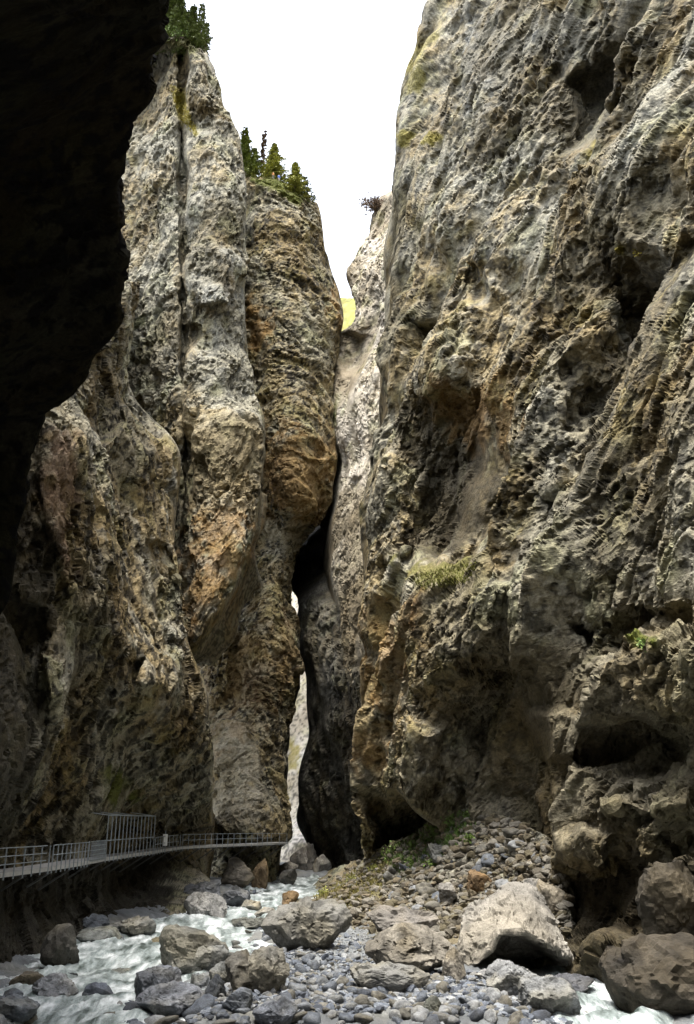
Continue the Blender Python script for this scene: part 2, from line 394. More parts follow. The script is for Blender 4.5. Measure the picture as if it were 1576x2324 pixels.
# ---- second left buttress with the orange nose
rows = [
 [(200, 40, 134), (310, 70, 122), (390, 92, 112), (402, 96, 114), (428, 100, 108), (450, 106, 108), (470, 122, 113), (466, 122, 150)],
 [(190, 200, 132), (300, 210, 118), (396, 215, 108.5), (408, 217, 111), (430, 218, 106), (470, 220, 105), (502, 222, 111), (496, 225, 150)],
 [(180, 300, 130), (295, 300, 114), (398, 300, 107), (410, 300, 110), (432, 300, 105), (490, 295, 104), (528, 288, 110), (520, 290, 150)],
 [(170, 400, 126), (285, 400, 112), (398, 400, 105), (411, 400, 108), (434, 400, 103), (510, 395, 102), (556, 388, 108), (550, 390, 146)],
 [(170, 560, 122), (280, 560, 109), (400, 560, 102), (412, 560, 105.5), (436, 560, 100.5), (510, 560, 100), (557, 560, 106), (555, 560, 146)],
 [(170, 720, 118), (275, 720, 106), (400, 720, 100), (412, 720, 103.5), (436, 720, 98), (510, 720, 98), (553, 720, 105), (555, 720, 144)],
 [(170, 880, 116), (275, 880, 105), (402, 880, 98), (414, 880, 102.5), (440, 880, 97), (510, 880, 97), (572, 890, 103), (570, 890, 140)],
 [(170, 960, 116), (275, 960, 106), (406, 955, 98), (418, 955, 102), (440, 950, 96), (520, 945, 94), (602, 955, 100), (600, 955, 138)],
 [(170, 1090, 112), (275, 1090, 104), (408, 1090, 97), (418, 1090, 101), (440, 1090, 94.5), (520, 1085, 92), (592, 1080, 97), (592, 1080, 134)],
 [(170, 1200, 110), (275, 1220, 102), (402, 1225, 95), (413, 1225, 98), (436, 1215, 92), (520, 1180, 90), (592, 1150, 95), (592, 1150, 130)],
 [(170, 1320, 108), (275, 1340, 100), (400, 1350, 92), (410, 1350, 94), (432, 1345, 90), (515, 1260, 89), (591, 1200, 95), (591, 1205, 128)],
 [(170, 1480, 106), (275, 1480, 98), (400, 1475, 89), (412, 1472, 90), (446, 1456, 88.5), (508, 1358, 90), (580, 1250, 96), (580, 1260, 126)],
 ('off', -.6, 9, .8), ('off', -.6, 14, 2),
]
for r in rows:                                 # the buttress runs on behind the near overhang
    if r[0] != 'off': r[0] = (r[0][0] - 260, r[0][1] - 40, r[0][2] + 6)
rows = [[('w', *(at(*p) + np.array((-34, 6, 4)))) for p in rows[0]], [('w', *(at(*p) + np.array((-7, 2, 2.5)))) for p in rows[0]]] + rows
sheet('cliff_left_buttress', rows, 23, M_CLIFF, step=2.7, amp=.95, S=(.25, .2, 1), k=.55, bigA=.8,
  feats=[([(440, 690), (540, 700), (555, 800), (440, 800)], -1.5, 14), ([(545, 880), (600, 940), (595, 1110), (430, 1110), (425, 930)], 1.0, 40),
         ([(415, 740), (445, 745), (440, 800), (415, 790)], -3, 6), ([(435, 640), (520, 645), (540, 680), (450, 690)], 1.2, 10),
         ([(425, 230), (500, 250), (480, 300), (430, 290)], -2.0, 10), ([(405, 200), (415, 200), (420, 480), (412, 480)], -2, 5),
         ([(420, 110), (480, 130), (500, 230), (440, 240)], 1.2, 12)],
  spec=dict(grey=(.42, .40, .34), tan=(.42, .345, .22), tanbias=-.12, streak=.4, pale=.55, varnish=.5,
     paint=[([(430, 1160), (560, 1130), (585, 1200), (520, 1330), (440, 1420), (415, 1330)], OCHRE, 32, .62), ([(420, 930), (590, 940), (590, 1150), (425, 1150)], (.45, .39, .28), 20, .6),
            ([(384, 190), (410, 195), (448, 300), (445, 312), (405, 265)], YELLOW, 5, 1.), ([(280, 690), (330, 720), (300, 750), (270, 740)], MOSS, 10, .8),
            ([(440, 560), (540, 570), (545, 680), (450, 690)], BLUE, 20, .4), ([(285, 260), (520, 250), (550, 860), (290, 880)], (.36, .36, .345), 60, .3), ([(380, 90), (440, 95), (440, 115), (380, 110)], MOSS, 8, .8)]))

# ---- third left buttress beside the slot
rows = [
 [(440, 350, 172), (565, 396, 150), (640, 420, 147), (690, 440, 149), (717, 464, 156), (700, 458, 195)],
 [(450, 560, 164), (565, 560, 146), (640, 570, 142), (705, 570, 146), (742, 572, 155), (735, 575, 195)],
 [(460, 700, 158), (565, 700, 143), (650, 700, 139), (730, 700, 143), (784, 704, 153), (770, 705, 195)],
 [(465, 780, 154), (568, 780, 141), (650, 780, 137), (725, 780, 142), (772, 775, 152), (760, 775, 193)],
 [(470, 860, 150), (572, 860, 139), (650, 860, 135.5), (720, 860, 140), (757, 860, 150), (745, 860, 190)],
 [(480, 960, 146), (590, 960, 136), (660, 960, 132), (720, 960, 136), (754, 948, 147), (745, 950, 188)],
 [(490, 1050, 144), (592, 1050, 134), (660, 1050, 129), (720, 1050, 133), (768, 1045, 143), (755, 1045, 184)],
 [(500, 1125, 142), (594, 1125, 134), (655, 1125, 129), (712, 1125, 133), (752, 1120, 142), (745, 1120, 180)],
 [(505, 1180, 142), (594, 1182, 137), (650, 1182, 134), (700, 1178, 137), (728, 1172, 143), (722, 1172, 178)],
 [(505, 1235, 141), (590, 1235, 138), (640, 1235, 136), (670, 1232, 139), (690, 1228, 145), (685, 1228, 176)],
 [(480, 1330, 140), (560, 1330, 135), (620, 1330, 132), (650, 1330, 136), (664, 1330, 143), (660, 1330, 174)],
 [(430, 1480, 138), (520, 1480, 131), (590, 1480, 128), (655, 1480, 132), (682, 1488, 141), (678, 1488, 170)],
 [(420, 1570, 136), (510, 1570, 129), (590, 1570, 126), (655, 1570, 130), (680, 1570, 139), (675, 1570, 168)],
 [(410, 1660, 132), (500, 1660, 125), (580, 1660, 123), (635, 1660, 127), (661, 1660, 136), (656, 1660, 164)],
 [(410, 1800, 126), (500, 1800, 119), (570, 1800, 117), (630, 1800, 121), (654, 1800, 130), (650, 1800, 160)],
 [(410, 1905, 121), (500, 1905, 115), (570, 1903, 113.5), (634, 1900, 117), (657, 1900, 127), (650, 1900, 156)],
 [(410, 1930, 124), (500, 1930, 121), (570, 1928, 119), (620, 1928, 121), (638, 1930, 129), (632, 1930, 154)],
 [(410, 2040, 118), (500, 2035, 116), (570, 2030, 114), (620, 2028, 116), (632, 2026, 124), (625, 2025, 150)],
 ('off', 0, 0, -3),
]
rows = [[('w', *(at(*p) + np.array((-40, 30, 12)))) for p in rows[0]], [('w', *(at(*p) + np.array((-9, 12, 4)))) for p in rows[0]]] + rows
sheet('cliff_left_far_buttress', rows, 37, M_CLIFF, step=2.5, amp=1.0, S=(.75, .3, -.35), k=.55, bigA=.7,
  feats=[([(482, 1640), (560, 1640), (602, 1720), (600, 1880), (478, 1880)], 1.4, 12), ([(600, 1020), (750, 1010), (720, 1150), (600, 1150)], -1., 20),
         ([(445, 1480), (520, 1430), (530, 1560), (470, 1600)], 1.8, 12), ([(570, 740), (600, 780), (600, 880), (565, 880)], -1.8, 10)],
  spec=dict(grey=(.41, .385, .31), tan=(.41, .335, .205), tanbias=.2, streak=.3, pale=.35, varnish=.6,
     paint=[([(482, 1640), (560, 1640), (602, 1720), (600, 1880), (478, 1880)], (.45, .42, .365), 14, .7), ([(600, 980), (765, 1000), (745, 1150), (690, 1190), (600, 1170)], (.30, .18, .06), 28, .65), ([(595, 1185), (700, 1190), (685, 1225), (600, 1235)], (.47, .42, .32), 8, .8),
            ([(565, 395), (640, 405), (700, 440), (690, 455), (570, 420)], MOSS, 10, .9), ([(565, 690), (600, 720), (600, 800), (565, 790)], OCHRE, 16, .7), ([(500, 1470), (680, 1400), (660, 1560), (520, 1640)], OCHRE, 60, .3), ([(760, 660), (785, 700), (770, 740), (750, 700)], OCHRE, 14, .6)]))

# ---- far right spire and its pale strip running down to the slot
rows = [
 [('w', *at(925, 440, 195)), (879, 446, 166), (893, 444, 158), (940, 440, 150)],
 [('w', *at(920, 470, 195)), (860, 472, 164), (880, 472, 156), (940, 470, 146)],
 [('w', *at(920, 530, 195)), (846, 532, 161), (870, 532, 152), (940, 530, 140)],
 [('w', *at(890, 600, 195)), (791, 600, 158), (842, 600, 147), (940, 600, 135)],
 [('w', *at(880, 640, 194)), (800, 642, 155), (845, 642, 145), (940, 640, 132)],
 [('w', *at(880, 700, 192)), (806, 690, 152), (845, 690, 143), (940, 690, 130)],
 [('w', *at(850, 740, 192)), (800, 735, 152), (842, 735, 142), (940, 735, 129)],
 [('w', *at(760, 790, 192)), (750, 785, 160), (830, 785, 142), (930, 785, 128)],
 [('w', *at(730, 860, 188)), (745, 860, 158), (812, 860, 140), (920, 860, 125)],
 [('w', *at(720, 980, 182)), (745, 980, 152), (800, 980, 136), (910, 980, 122)],
 [('w', *at(735, 1050, 176)), (771, 1050, 146), (805, 1050, 133), (910, 1050, 120)],
 [('w', *at(735, 1120, 170)), (764, 1120, 141), (800, 1120, 130), (900, 1120, 118)],
 [('w', *at(730, 1200, 165)), (753, 1200, 136), (790, 1200, 126), (890, 1200, 116)],
 [('w', *at(730, 1300, 158)), (752, 1300, 131), (790, 1300, 122), (890, 1300, 113)],
 [('w', *at(740, 1400, 150)), (770, 1395, 127), (800, 1395, 119), (890, 1395, 110)],
 [('w', *at(770, 1560, 145)), (790, 1560, 122), (815, 1560, 116), (890, 1560, 108)],
 [('w', *at(800, 1700, 145)), (815, 1690, 121), (830, 1690, 115), (890, 1690, 106)],
]
rows = [[('w', *(np.array(p[1:] if p[0] == 'w' else at(*p)) + np.array((34, 10, 14)))) for p in rows[0]]] + rows
sheet('cliff_right_spire', rows, 41, M_SMOOTH, step=2.4, amp=.75, cmul=2.5, S=(.1, .1, 1), k=.3,
  feats=[([(780, 755), (822, 760), (826, 830), (790, 845), (770, 800)], -3.5, 7), ([(805, 860), (850, 740), (862, 740), (845, 1000), (820, 1080), (790, 1080)], 1.5, 8)],
  spec=dict(cast=(1.05, 1.03, .97), grey=(.46, .44, .41), tan=(.45, .41, .34), streak=.25, pale=.5, varnish=.4,
     paint=[([(740, 760), (788, 760), (796, 860), (772, 980), (740, 1000)], (.2, .17, .12), 12, .8), ([(700, 1120), (900, 1060), (900, 1720), (700, 1720)], (.2, .175, .13), 50, .85), ([(745, 900), (775, 900), (770, 965), (748, 960)], MOSS, 10, .8), ([(780, 840), (830, 860), (830, 1100), (770, 1100)], (.5, .47, .43), 14, .6)]))

# ---- buttress closing the slot on the right, its shade put into darker rock colour
rows = [
 [(560, 960, 205), (650, 960, 196), (720, 960, 190), (790, 960, 180), (880, 960, 165)],
 [(560, 1150, 200), (650, 1150, 190), (720, 1150, 182), (780, 1150, 170), (880, 1150, 150)],
 [(600, 1290, 190), (662, 1290, 172), (705, 1290, 160), (760, 1290, 150), (880, 1290, 130)],
 [(700, 1380, 194), (676, 1380, 152), (720, 1380, 136), (770, 1380, 128), (880, 1380, 116)],
 [(708, 1480, 188), (684, 1480, 146), (730, 1480, 128), (780, 1480, 121), (880, 1480, 112)],
 [(720, 1560, 185), (696, 1560, 143), (745, 1560, 125), (790, 1560, 119), (880, 1560, 110)],
 [(717, 1680, 185), (693, 1680, 143), (745, 1680, 127), (795, 1680, 121), (880, 1680, 110)],
 [(700, 1790, 186), (676, 1790, 144), (745, 1790, 130), (800, 1790, 124), (880, 1790, 111)],
 [(690, 1860, 187), (666, 1860, 145), (750, 1860, 132), (805, 1860, 126), (880, 1860, 112)],
 [(716, 1920, 187), (692, 1920, 145), (765, 1920, 134), (812, 1920, 128), (880, 1920, 114)],
 [(738, 1965, 186), (714, 1965, 144), (780, 1965, 134), (820, 1965, 129), (880, 1965, 116)],
 [(750, 2020, 184), (726, 2020, 142), (790, 2020, 132), (830, 2020, 126), (880, 2020, 114)],
]
sheet('cliff_slot_right', rows, 53, M_CLIFF, step=2.7, cmul=1.3, amp=1.1, S=(.1, .1, 1), k=.4,
  feats=[([(740, 1510), (820, 1520), (840, 1660), (720, 1660)], 1.2, 14)],
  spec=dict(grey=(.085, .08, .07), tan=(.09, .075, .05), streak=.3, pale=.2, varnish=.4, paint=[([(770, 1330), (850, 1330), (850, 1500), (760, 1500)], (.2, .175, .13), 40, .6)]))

# ---- the great right wall
rows = [
 [('w', 14, 150, 128), (1030, -140, 110), (1110, -140, 98), (1190, -140, 88), (1300, -140, 76), (1430, -140, 64), (1600, -140, 52), (1900, -140, 38), (2700, -140, 18)],
 [('w', 12, 150, 112), (976, 0, 110), (1060, 0, 97), (1150, 0, 86), (1270, 0, 75), (1410, 0, 65), (1590, 0, 52), (1900, 0, 37), (2700, 0, 18)],
 [('w', 10, 150, 100), (917, 130, 108), (1010, 130, 94), (1120, 130, 83), (1250, 130, 74), (1390, 130, 66), (1450, 130, 60), (1650, 130, 48), (2600, 130, 18)],
 [('w', 9, 150, 92), (902, 290, 106), (1000, 290, 92), (1110, 290, 81), (1240, 290, 73), (1375, 300, 66), (1430, 300, 59), (1640, 300, 46), (2600, 300, 18)],
 [('w', 8, 150, 80), (886, 430, 104), (980, 430, 90), (1090, 430, 79), (1210, 430, 71), (1330, 440, 63), (1420, 440, 57), (1630, 430, 45), (2600, 430, 18)],
 [('w', 7, 150, 70), (882, 570, 102), (970, 570, 88), (1075, 570, 77), (1190, 570, 69), (1300, 580, 61), (1420, 590, 57.5), (1620, 570, 44), (2600, 570, 18)],
 [('w', 7, 150, 60), (870, 700, 100), (955, 700, 86), (1060, 700, 75.5), (1170, 700, 67), (1300, 710, 60), (1440, 720, 57), (1600, 690, 44), (2600, 700, 18)],
 [('w', 6, 150, 50), (856, 830, 98), (940, 830, 84), (1040, 830, 74), (1160, 840, 65), (1300, 840, 58), (1430, 850, 53), (1590, 830, 44), (2600, 830, 18)],
 [('w', 6, 150, 44), (862, 930, 96), (930, 930, 84), (1030, 920, 75), (1140, 930, 64), (1290, 940, 56.5), (1420, 950, 51), (1590, 940, 43.5), (2600, 930, 18)],
 [('w', 6, 145, 36), (838, 1080, 96), (910, 1080, 85), (1010, 1080, 77), (1125, 1080, 63), (1270, 1080, 55.5), (1400, 1080, 50), (1590, 1080, 43), (2600, 1080, 18)],
 [('w', 6, 145, 30), (838, 1220, 95), (900, 1220, 86), (1000, 1220, 78), (1115, 1220, 63), (1260, 1220, 55), (1390, 1220, 49), (1590, 1220, 42), (2600, 1220, 18)],
 [('w', 6, 145, 26), (846, 1330, 93), (910, 1325, 82), (1000, 1305, 73), (1105, 1290, 63), (1250, 1300, 54.5), (1390, 1320, 49), (1590, 1320, 41.5), (2600, 1320, 18)],
 [('w', 6, 140, 22), (850, 1420, 90), (920, 1410, 77), (1010, 1400, 68.5), (1110, 1400, 61.5), (1250, 1410, 55), (1390, 1420, 49.5), (1590, 1410, 42), (2600, 1410, 18)],
 [('w', 6, 140, 18), (842, 1560, 89), (920, 1560, 76), (1010, 1560, 68), (1110, 1560, 62.5), (1240, 1550, 56), (1370, 1510, 47), (1590, 1480, 39), (2600, 1500, 17)],
 [('w', 6, 140, 15), (842, 1670, 88), (915, 1670, 76), (1005, 1670, 69), (1110, 1680, 64.5), (1230, 1680, 56), (1350, 1630, 47.5), (1590, 1610, 39.5), (2600, 1620, 17)],
 [('w', 6, 140, 12), (846, 1790, 88), (920, 1790, 78), (1005, 1790, 71), (1100, 1790, 67), (1220, 1790, 57.5), (1340, 1760, 50.5), (1590, 1740, 42.5), (2600, 1740, 17)],
 [('w', 6, 140, 8), (850, 1900, 92), (930, 1890, 92), (1010, 1880, 82), (1100, 1880, 73), (1210, 1890, 61), (1330, 1880, 50), (1590, 1870, 41.5), (2600, 1870, 17)],
 [('w', 6, 140, 5), (860, 1990, 94), (930, 1990, 94), (1010, 1990, 84), (1110, 1990, 74), (1240, 1990, 58), (1350, 1980, 52), (1590, 1980, 42), (2600, 1990, 17)],
 [('w', 6, 140, 1), (870, 2090, 88), (930, 2090, 80), (1010, 2100, 74), (1120, 2110, 66), (1280, 2110, 57), (1390, 2110, 50), (1590, 2110, 41), (2600, 2110, 17)],
 [('w', 6, 140, -2), (870, 2190, 70), (930, 2190, 66), (1010, 2200, 60), (1120, 2230, 54), (1300, 2230, 49.5), (1420, 2240, 43.5), (1590, 2290, 38), (2600, 2400, 16)],
 ('off', 0, -.5, -3),
]
for i, r in enumerate(rows):
    if r[0] == 'off': continue
    if r[1][1] < 1000: r[1] = (r[1][0] + 24,) + r[1][1:]; r[2] = (r[2][0] + 10,) + r[2][1:]
    a, b = r[7], r[8]; r.insert(8, (a[0] + 170, a[1], a[2] + (b[2] - a[2]) * .26))
top = np.array([p[1:] if p[0] == 'w' else at(*p) for p in rows[0]])
rows = [[('w', *(p + np.array((60, 20, 25)))) for p in top], [('w', *(p + np.array((9, 0, 22)))) for p in top]] + rows
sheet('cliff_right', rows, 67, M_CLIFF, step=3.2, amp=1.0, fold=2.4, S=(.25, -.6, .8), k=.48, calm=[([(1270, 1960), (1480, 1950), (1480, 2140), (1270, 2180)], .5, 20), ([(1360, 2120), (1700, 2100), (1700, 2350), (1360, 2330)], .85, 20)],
  feats=[([(925, 950), (985, 925), (1060, 905), (1100, 930), (1092, 1030), (1090, 1220), (1040, 1275), (950, 1280), (948, 1180), (935, 1060)], -4.0, 44),
         ([(1010, 1040), (1085, 1020), (1085, 1250), (1010, 1270)], -2.5, 44),
         ([(860, 1345), (1000, 1315), (1100, 1290), (1160, 1340), (1110, 1500), (960, 1560), (860, 1500)], 2.6, 40),
         ([(900, 800), (1000, 760), (1080, 800), (1060, 860), (960, 890), (890, 890)], 2.0, 30),
         ([(845, 1030), (905, 1040), (925, 1180), (905, 1280), (850, 1280)], 2.0, 16),
         ([(1275, 170), (1380, 120), (1408, 110), (1400, 290), (1368, 370), (1310, 330)], -5.5, 46),
         ([(1150, 620), (1230, 600), (1260, 700), (1180, 760)], -2.5, 40), ([(1300, 850), (1420, 860), (1380, 960), (1290, 950)], -3.2, 44), ([(1240, 1130), (1330, 1080), (1360, 1160), (1260, 1220)], -2.6, 44),
         ([(1480, 420), (1560, 380), (1600, 480), (1500, 520)], -2.5, 40),
         ([(1420, 60), (1500, 40), (1400, 330), (1330, 480), (1220, 600), (1180, 640), (1300, 420)], 1.6, 24),
         ([(1400, 620), (1440, 580), (1520, 640), (1560, 560), (1500, 760), (1440, 830), (1410, 760)], -4.5, 44),
         ([(960, 530), (1000, 560), (1040, 640), (960, 600)], -2.6, 26), ([(1065, 600), (1095, 610), (1105, 690), (1070, 680)], -2.8, 20),
         ([(925, 720), (965, 730), (960, 800), (930, 790)], -2.4, 20), ([(860, 850), (885, 860), (880, 930), (862, 920)], -2.0, 14),
         ([(1300, 1060), (1480, 960), (1520, 900), (1440, 1150), (1300, 1240)], -1.5, 40), ([(1140, 1250), (1180, 1240), (1190, 1320), (1150, 1320)], -1.5, 10),
         ([(1300, 1420), (1480, 1380), (1576, 1390), (1576, 1440), (1420, 1460), (1300, 1500)], -2.0, 22),
         ([(1330, 1490), (1576, 1450), (1650, 1450), (1650, 1600), (1400, 1630), (1310, 1620)], 1.3, 26),
         ([(1100, 1500), (1210, 1520), (1200, 1640), (1260, 1760), (1200, 1850), (1090, 1800), (1060, 1640)], -3.0, 34),
         ([(1212, 1620), (1260, 1605), (1300, 1620), (1290, 1720), (1220, 1730)], 2.2, 9),
         ([(860, 1690), (960, 1620), (1020, 1660), (1015, 1760), (960, 1800), (870, 1800)], 2.5, 12),
         ([(855, 1800), (960, 1790), (1000, 1830), (960, 1900), (870, 1950)], -5.0, 12),
         ([(1300, 1905), (1340, 1880), (1395, 1890), (1400, 1940), (1310, 1960)], 2.4, 9),
         ([(1310, 1650), (1576, 1640), (1576, 1700), (1480, 1760), (1300, 1720)], -1.8, 26),
         ([(1330, 1740), (1500, 1700), (1576, 1760), (1576, 1840), (1340, 1850)], 1.4, 16),
         ([(1290, 1990), (1420, 1960), (1480, 2000), (1470, 2120), (1400, 2180), (1300, 2160)], -1.6, 40),
         ([(1380, 2170), (1420, 2145), (1650, 2150), (1650, 2300), (1390, 2260)], 2.0, 12),
         ([(1490, 1960), (1650, 1930), (1650, 2100), (1480, 2110)], 1.8, 14)],
  spec=dict(grey=(.40, .375, .31), tan=(.39, .315, .19), streak=.3, pale=.4, varnish=.5,
     paint=[([(1060, 1480), (1300, 1380), (1700, 1330), (1700, 2000), (1250, 1980), (1040, 1800)], (.17, .145, .10), 70, .6), ([(890, 930), (985, 905), (1080, 880), (1115, 930), (1100, 1240), (1060, 1285), (930, 1305), (940, 1180), (915, 1040)], (.085, .07, .046), 26, .8), ([(940, 20), (1576, -20), (1500, 420), (1150, 620), (890, 420)], (.35, .36, .37), 90, .25),  # brown-black patch: staining plus the hollow's shade painted in
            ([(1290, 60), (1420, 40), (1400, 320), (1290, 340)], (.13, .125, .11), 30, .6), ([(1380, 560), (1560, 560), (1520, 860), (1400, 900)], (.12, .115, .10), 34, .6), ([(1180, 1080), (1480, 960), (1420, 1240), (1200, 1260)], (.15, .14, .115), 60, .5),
            ([(1000, 880), (1130, 860), (1180, 930), (1100, 1010), (1010, 960)], OCHRE, 30, .45), ([(910, 1290), (1090, 1270), (1060, 1330), (960, 1350)], (.20, .19, .06), 14, .85),
            ([(850, 1400), (960, 1380), (930, 1560), (850, 1700)], OCHRE, 40, .45), ([(940, 100), (1000, 70), (960, 200), (930, 220)], YELLOW, 8, .6), ([(985, 310), (1010, 315), (990, 340), (975, 335)], YELLOW, 5, .8), ([(915, 310), (950, 300), (935, 340)], YELLOW, 5, .7),
            ([(1440, 565), (1465, 555), (1455, 590)], YELLOW, 4, 1.), ([(1350, 330), (1385, 320), (1350, 410), (1335, 410)], YELLOW, 5, .6),
            ([(1060, 60), (1200, 60), (1150, 250), (1060, 220)], BLUE, 30, .5), ([(1440, 1465), (1490, 1460), (1500, 1475), (1445, 1478)], MOSS, 5, 1.),
            ([(1330, 1960), (1700, 1940), (1700, 2350), (1260, 2300), (1270, 1990)], (.075, .064, .045), 30, .85)]))  # dark brown rock, with the recess's shade painted in

# ---- walls added out of view to block sky from behind the viewer
sheet('shade_wall_left', [[('w', -24, y, 48) for y in (22, 2, -30, -70)], [('w', -20, y, 30) for y in (14, 2, -30, -70)], [('w', -19, y, 14) for y in (14, 2, -30, -70)],
      [('w', -19, y, 4.4) for y in (20, 2, -30, -70)], [('w', -18, y, -3) for y in (20, 2, -30, -70)]], 81, M_NEAR, step=40, amp=.8, fine=False, spec=dict(grey=(.2, .19, .17)))
sheet('shade_wall_right', [[('w', 28, y, 75) for y in (34, 0, -35, -75)], [('w', 24, y, 50) for y in (30, 0, -35, -75)], [('w', 19, y, 25) for y in (24, 0, -35, -75)], [('w', 16, y, -3) for y in (24, 0, -35, -75)]], 83, M_NEAR, step=40, amp=.8, fine=False, spec={})
sheet('shade_wall_behind', [[('w', x, -72, 70) for x in (-24, -8, 10, 34)], [('w', x, -66, 40) for x in (-24, -8, 10, 34)], [('w', x, -60, -3) for x in (-24, -8, 10, 34)]], 85, M_NEAR, step=40, amp=.8, fine=False, spec={})

# ---- sunlit wall beyond the slot, and the grassy slope far above it
rows = [[(440, 1200, 330), (600, 1200, 300), (660, 1200, 280), (720, 1200, 275), (800, 1200, 280), (960, 1200, 330)],
        [(440, 1400, 300), (600, 1400, 270), (660, 1400, 252), (720, 1400, 245), (800, 1400, 255), (960, 1400, 300)],
        [(440, 1650, 270), (600, 1650, 245), (660, 1650, 228), (720, 1650, 222), (800, 1650, 232), (960, 1650, 270)],
        [(440, 1860, 250), (600, 1860, 225), (650, 1860, 205), (720, 1860, 200), (800, 1860, 215), (960, 1860, 250)],
        [(440, 1900, 240), (600, 1900, 215), (650, 1895, 196), (700, 1895, 192), (780, 1900, 205), (960, 1900, 240)],
        [(440, 1950, 220), (600, 1950, 196), (648, 1945, 184), (700, 1945, 182), (760, 1950, 192), (960, 1950, 220)],
        [(440, 2000, 200), (600, 1990, 178), (640, 1984, 170), (700, 1982, 170), (760, 1985, 176), (960, 1995, 200)], ('off', 0, 0, -4)]
sheet('cliff_beyond_slot', rows, 91, M_SMOOTH, step=4, cmul=1., amp=1.0, S=(.2, .1, 1), k=.5, spec=dict(cast=(1.1, 1.08, 1.03), grey=(.42, .40, .37), tan=(.41, .38, .32), streak=.3, pale=.3, varnish=.5,
      paint=[([(650, 1680), (680, 1690), (672, 1740), (650, 1740)], (.17, .14, .02), 6, .8)]))
rows = [[(700, 660, 520), (785, 678, 470), (830, 672, 480), (1000, 640, 520)], [(700, 780, 430), (785, 780, 400), (830, 780, 400), (1000, 780, 430)], [(700, 1100, 330), (785, 1100, 320), (830, 1100, 320), (1000, 1100, 330)]]
sheet('hillside', rows, 95, M_SMOOTH, step=6, amp=.8, fine=False, spec=dict(grey=(.22, .24, .06), tan=(.30, .28, .08), streak=.1, pale=.1, varnish=.2))

#PART2
# ------------------------------------------------------------------ valley floor
RIV = [[(705, 1995, 4.5), (640, 2035, 3.2), (560, 2072, 3.2), (490, 2100, 3.4), (370, 2145, 5.0), (290, 2195, 4.6), (215, 2240, 3.8), (150, 2290, 2.6), (90, 2480, 2.6)],
       [(1250, 2190, 1.2), (1310, 2212, 1.3), (1400, 2265, 1.9), (1500, 2345, 2.3), (1560, 2480, 2.4)]]
RIVW = [[np.append(gnd(x, y)[:2], h) for x, y, h in r] for r in RIV]
def river_d(X, Y):
    """metres inside (+) or outside (-) the water's edge"""
    best = np.full(X.shape, -1e3)
    for r in RIVW:
        for a, b in zip(r[:-1], r[1:]):
            e = b[:2] - a[:2]; t = np.clip(((X - a[0]) * e[0] + (Y - a[1]) * e[1]) / (e @ e), 0, 1)
            best = np.maximum(best, a[2] + (b[2] - a[2]) * t - np.hypot(X - a[0] - t * e[0], Y - a[1] - t * e[1]))
    return best
def bar_z(X, Y, rough=True):
    P = np.stack([X, Y, np.zeros_like(X)], -1).reshape(-1, 3)
    d = river_d(X, Y)
    n = fbm(P / 3.5, 201, 3).reshape(X.shape) if rough else 0
    return wl(Y) + np.where(d > 0, -.12 - .5 * sstep(0, 2.5, d), -.12 + .55 * sstep(0, 4., -d)) + .16 * n
ys = np.concatenate([np.linspace(1965, 2060, 60), np.linspace(2062, 2350, 115), np.linspace(2370, 3400, 30)])
xs = np.linspace(-500, 2100, 360)
GX, GY = np.meshgrid(xs, ys)
v = (CY - GY) / FD; dy = CP - v * SP; dz = SP + v * CP
Yd = np.clip((EYE + .621) / (.0135 - dz / dy), 0, 230); Yd = np.where(Yd <= 0, 230, Yd)
Xd = (GX - CX) / FD * Yd / dy
Zd = bar_z(Xd, Yd)
P = np.stack([Xd, Yd, Zd], -1).reshape(-1, 3)
v1, e1 = facets(P / .55, 205); v2, e2 = facets(P / .22, 206)
P[:, 2] += .10 * sstep(0, .35, e1) * (1 + v1) + .05 * sstep(0, .3, e2)
g = fbm(P / 2.2, 207, 3)
c = np.array((.21, .225, .235)) * (1 + .35 * g)[:, None] + np.array((.05, .035, .0)) * sstep(-.1, .5, fbm(P / 5, 209, 2))[:, None]
c *= (1 + .45 * v1)[:, None]
idx = np.arange(GX.size).reshape(GX.shape)
F = np.stack([idx[:-1, :-1], idx[1:, :-1], idx[1:, 1:], idx[:-1, 1:]], -1).reshape(-1, 4)
BED = P.reshape(GX.shape + (3,)).copy()
def bed(x, y):
    """point of the gravel bed on a sight line"""
    i = int(np.clip(np.searchsorted(ys, y) - 1, 0, len(ys) - 2)); j = int(np.clip(np.searchsorted(xs, x) - 1, 0, len(xs) - 2))
    a, b = (y - ys[i]) / (ys[i+1] - ys[i]), (x - xs[j]) / (xs[j+1] - xs[j])
    return (BED[i, j] * (1 - b) + BED[i, j+1] * b) * (1 - a) + (BED[i+1, j] * (1 - b) + BED[i+1, j+1] * b) * a
o = link('gravel_bed', raw_mesh('gravel_bed', P, F, M_GRAVEL, True, np.clip(c, .03, .5))); o['kind'] = 'structure'
# the wide ground below everything
gx, gy = np.meshgrid(np.linspace(-400, 400, 30), np.linspace(-300, 900, 40))
gp = np.stack([gx, gy, wl(gy) - 2.2 - np.where(gy > 300, 4, 0)], -1).reshape(-1, 3)
idx = np.arange(gx.size).reshape(gx.shape)
F = np.stack([idx[:-1, :-1], idx[:-1, 1:], idx[1:, 1:], idx[1:, :-1]], -1).reshape(-1, 4)
o = link('ground', raw_mesh('ground', gp, F, M_GRAVEL, True, np.full((len(gp), 3), .22))); o['kind'] = 'structure'

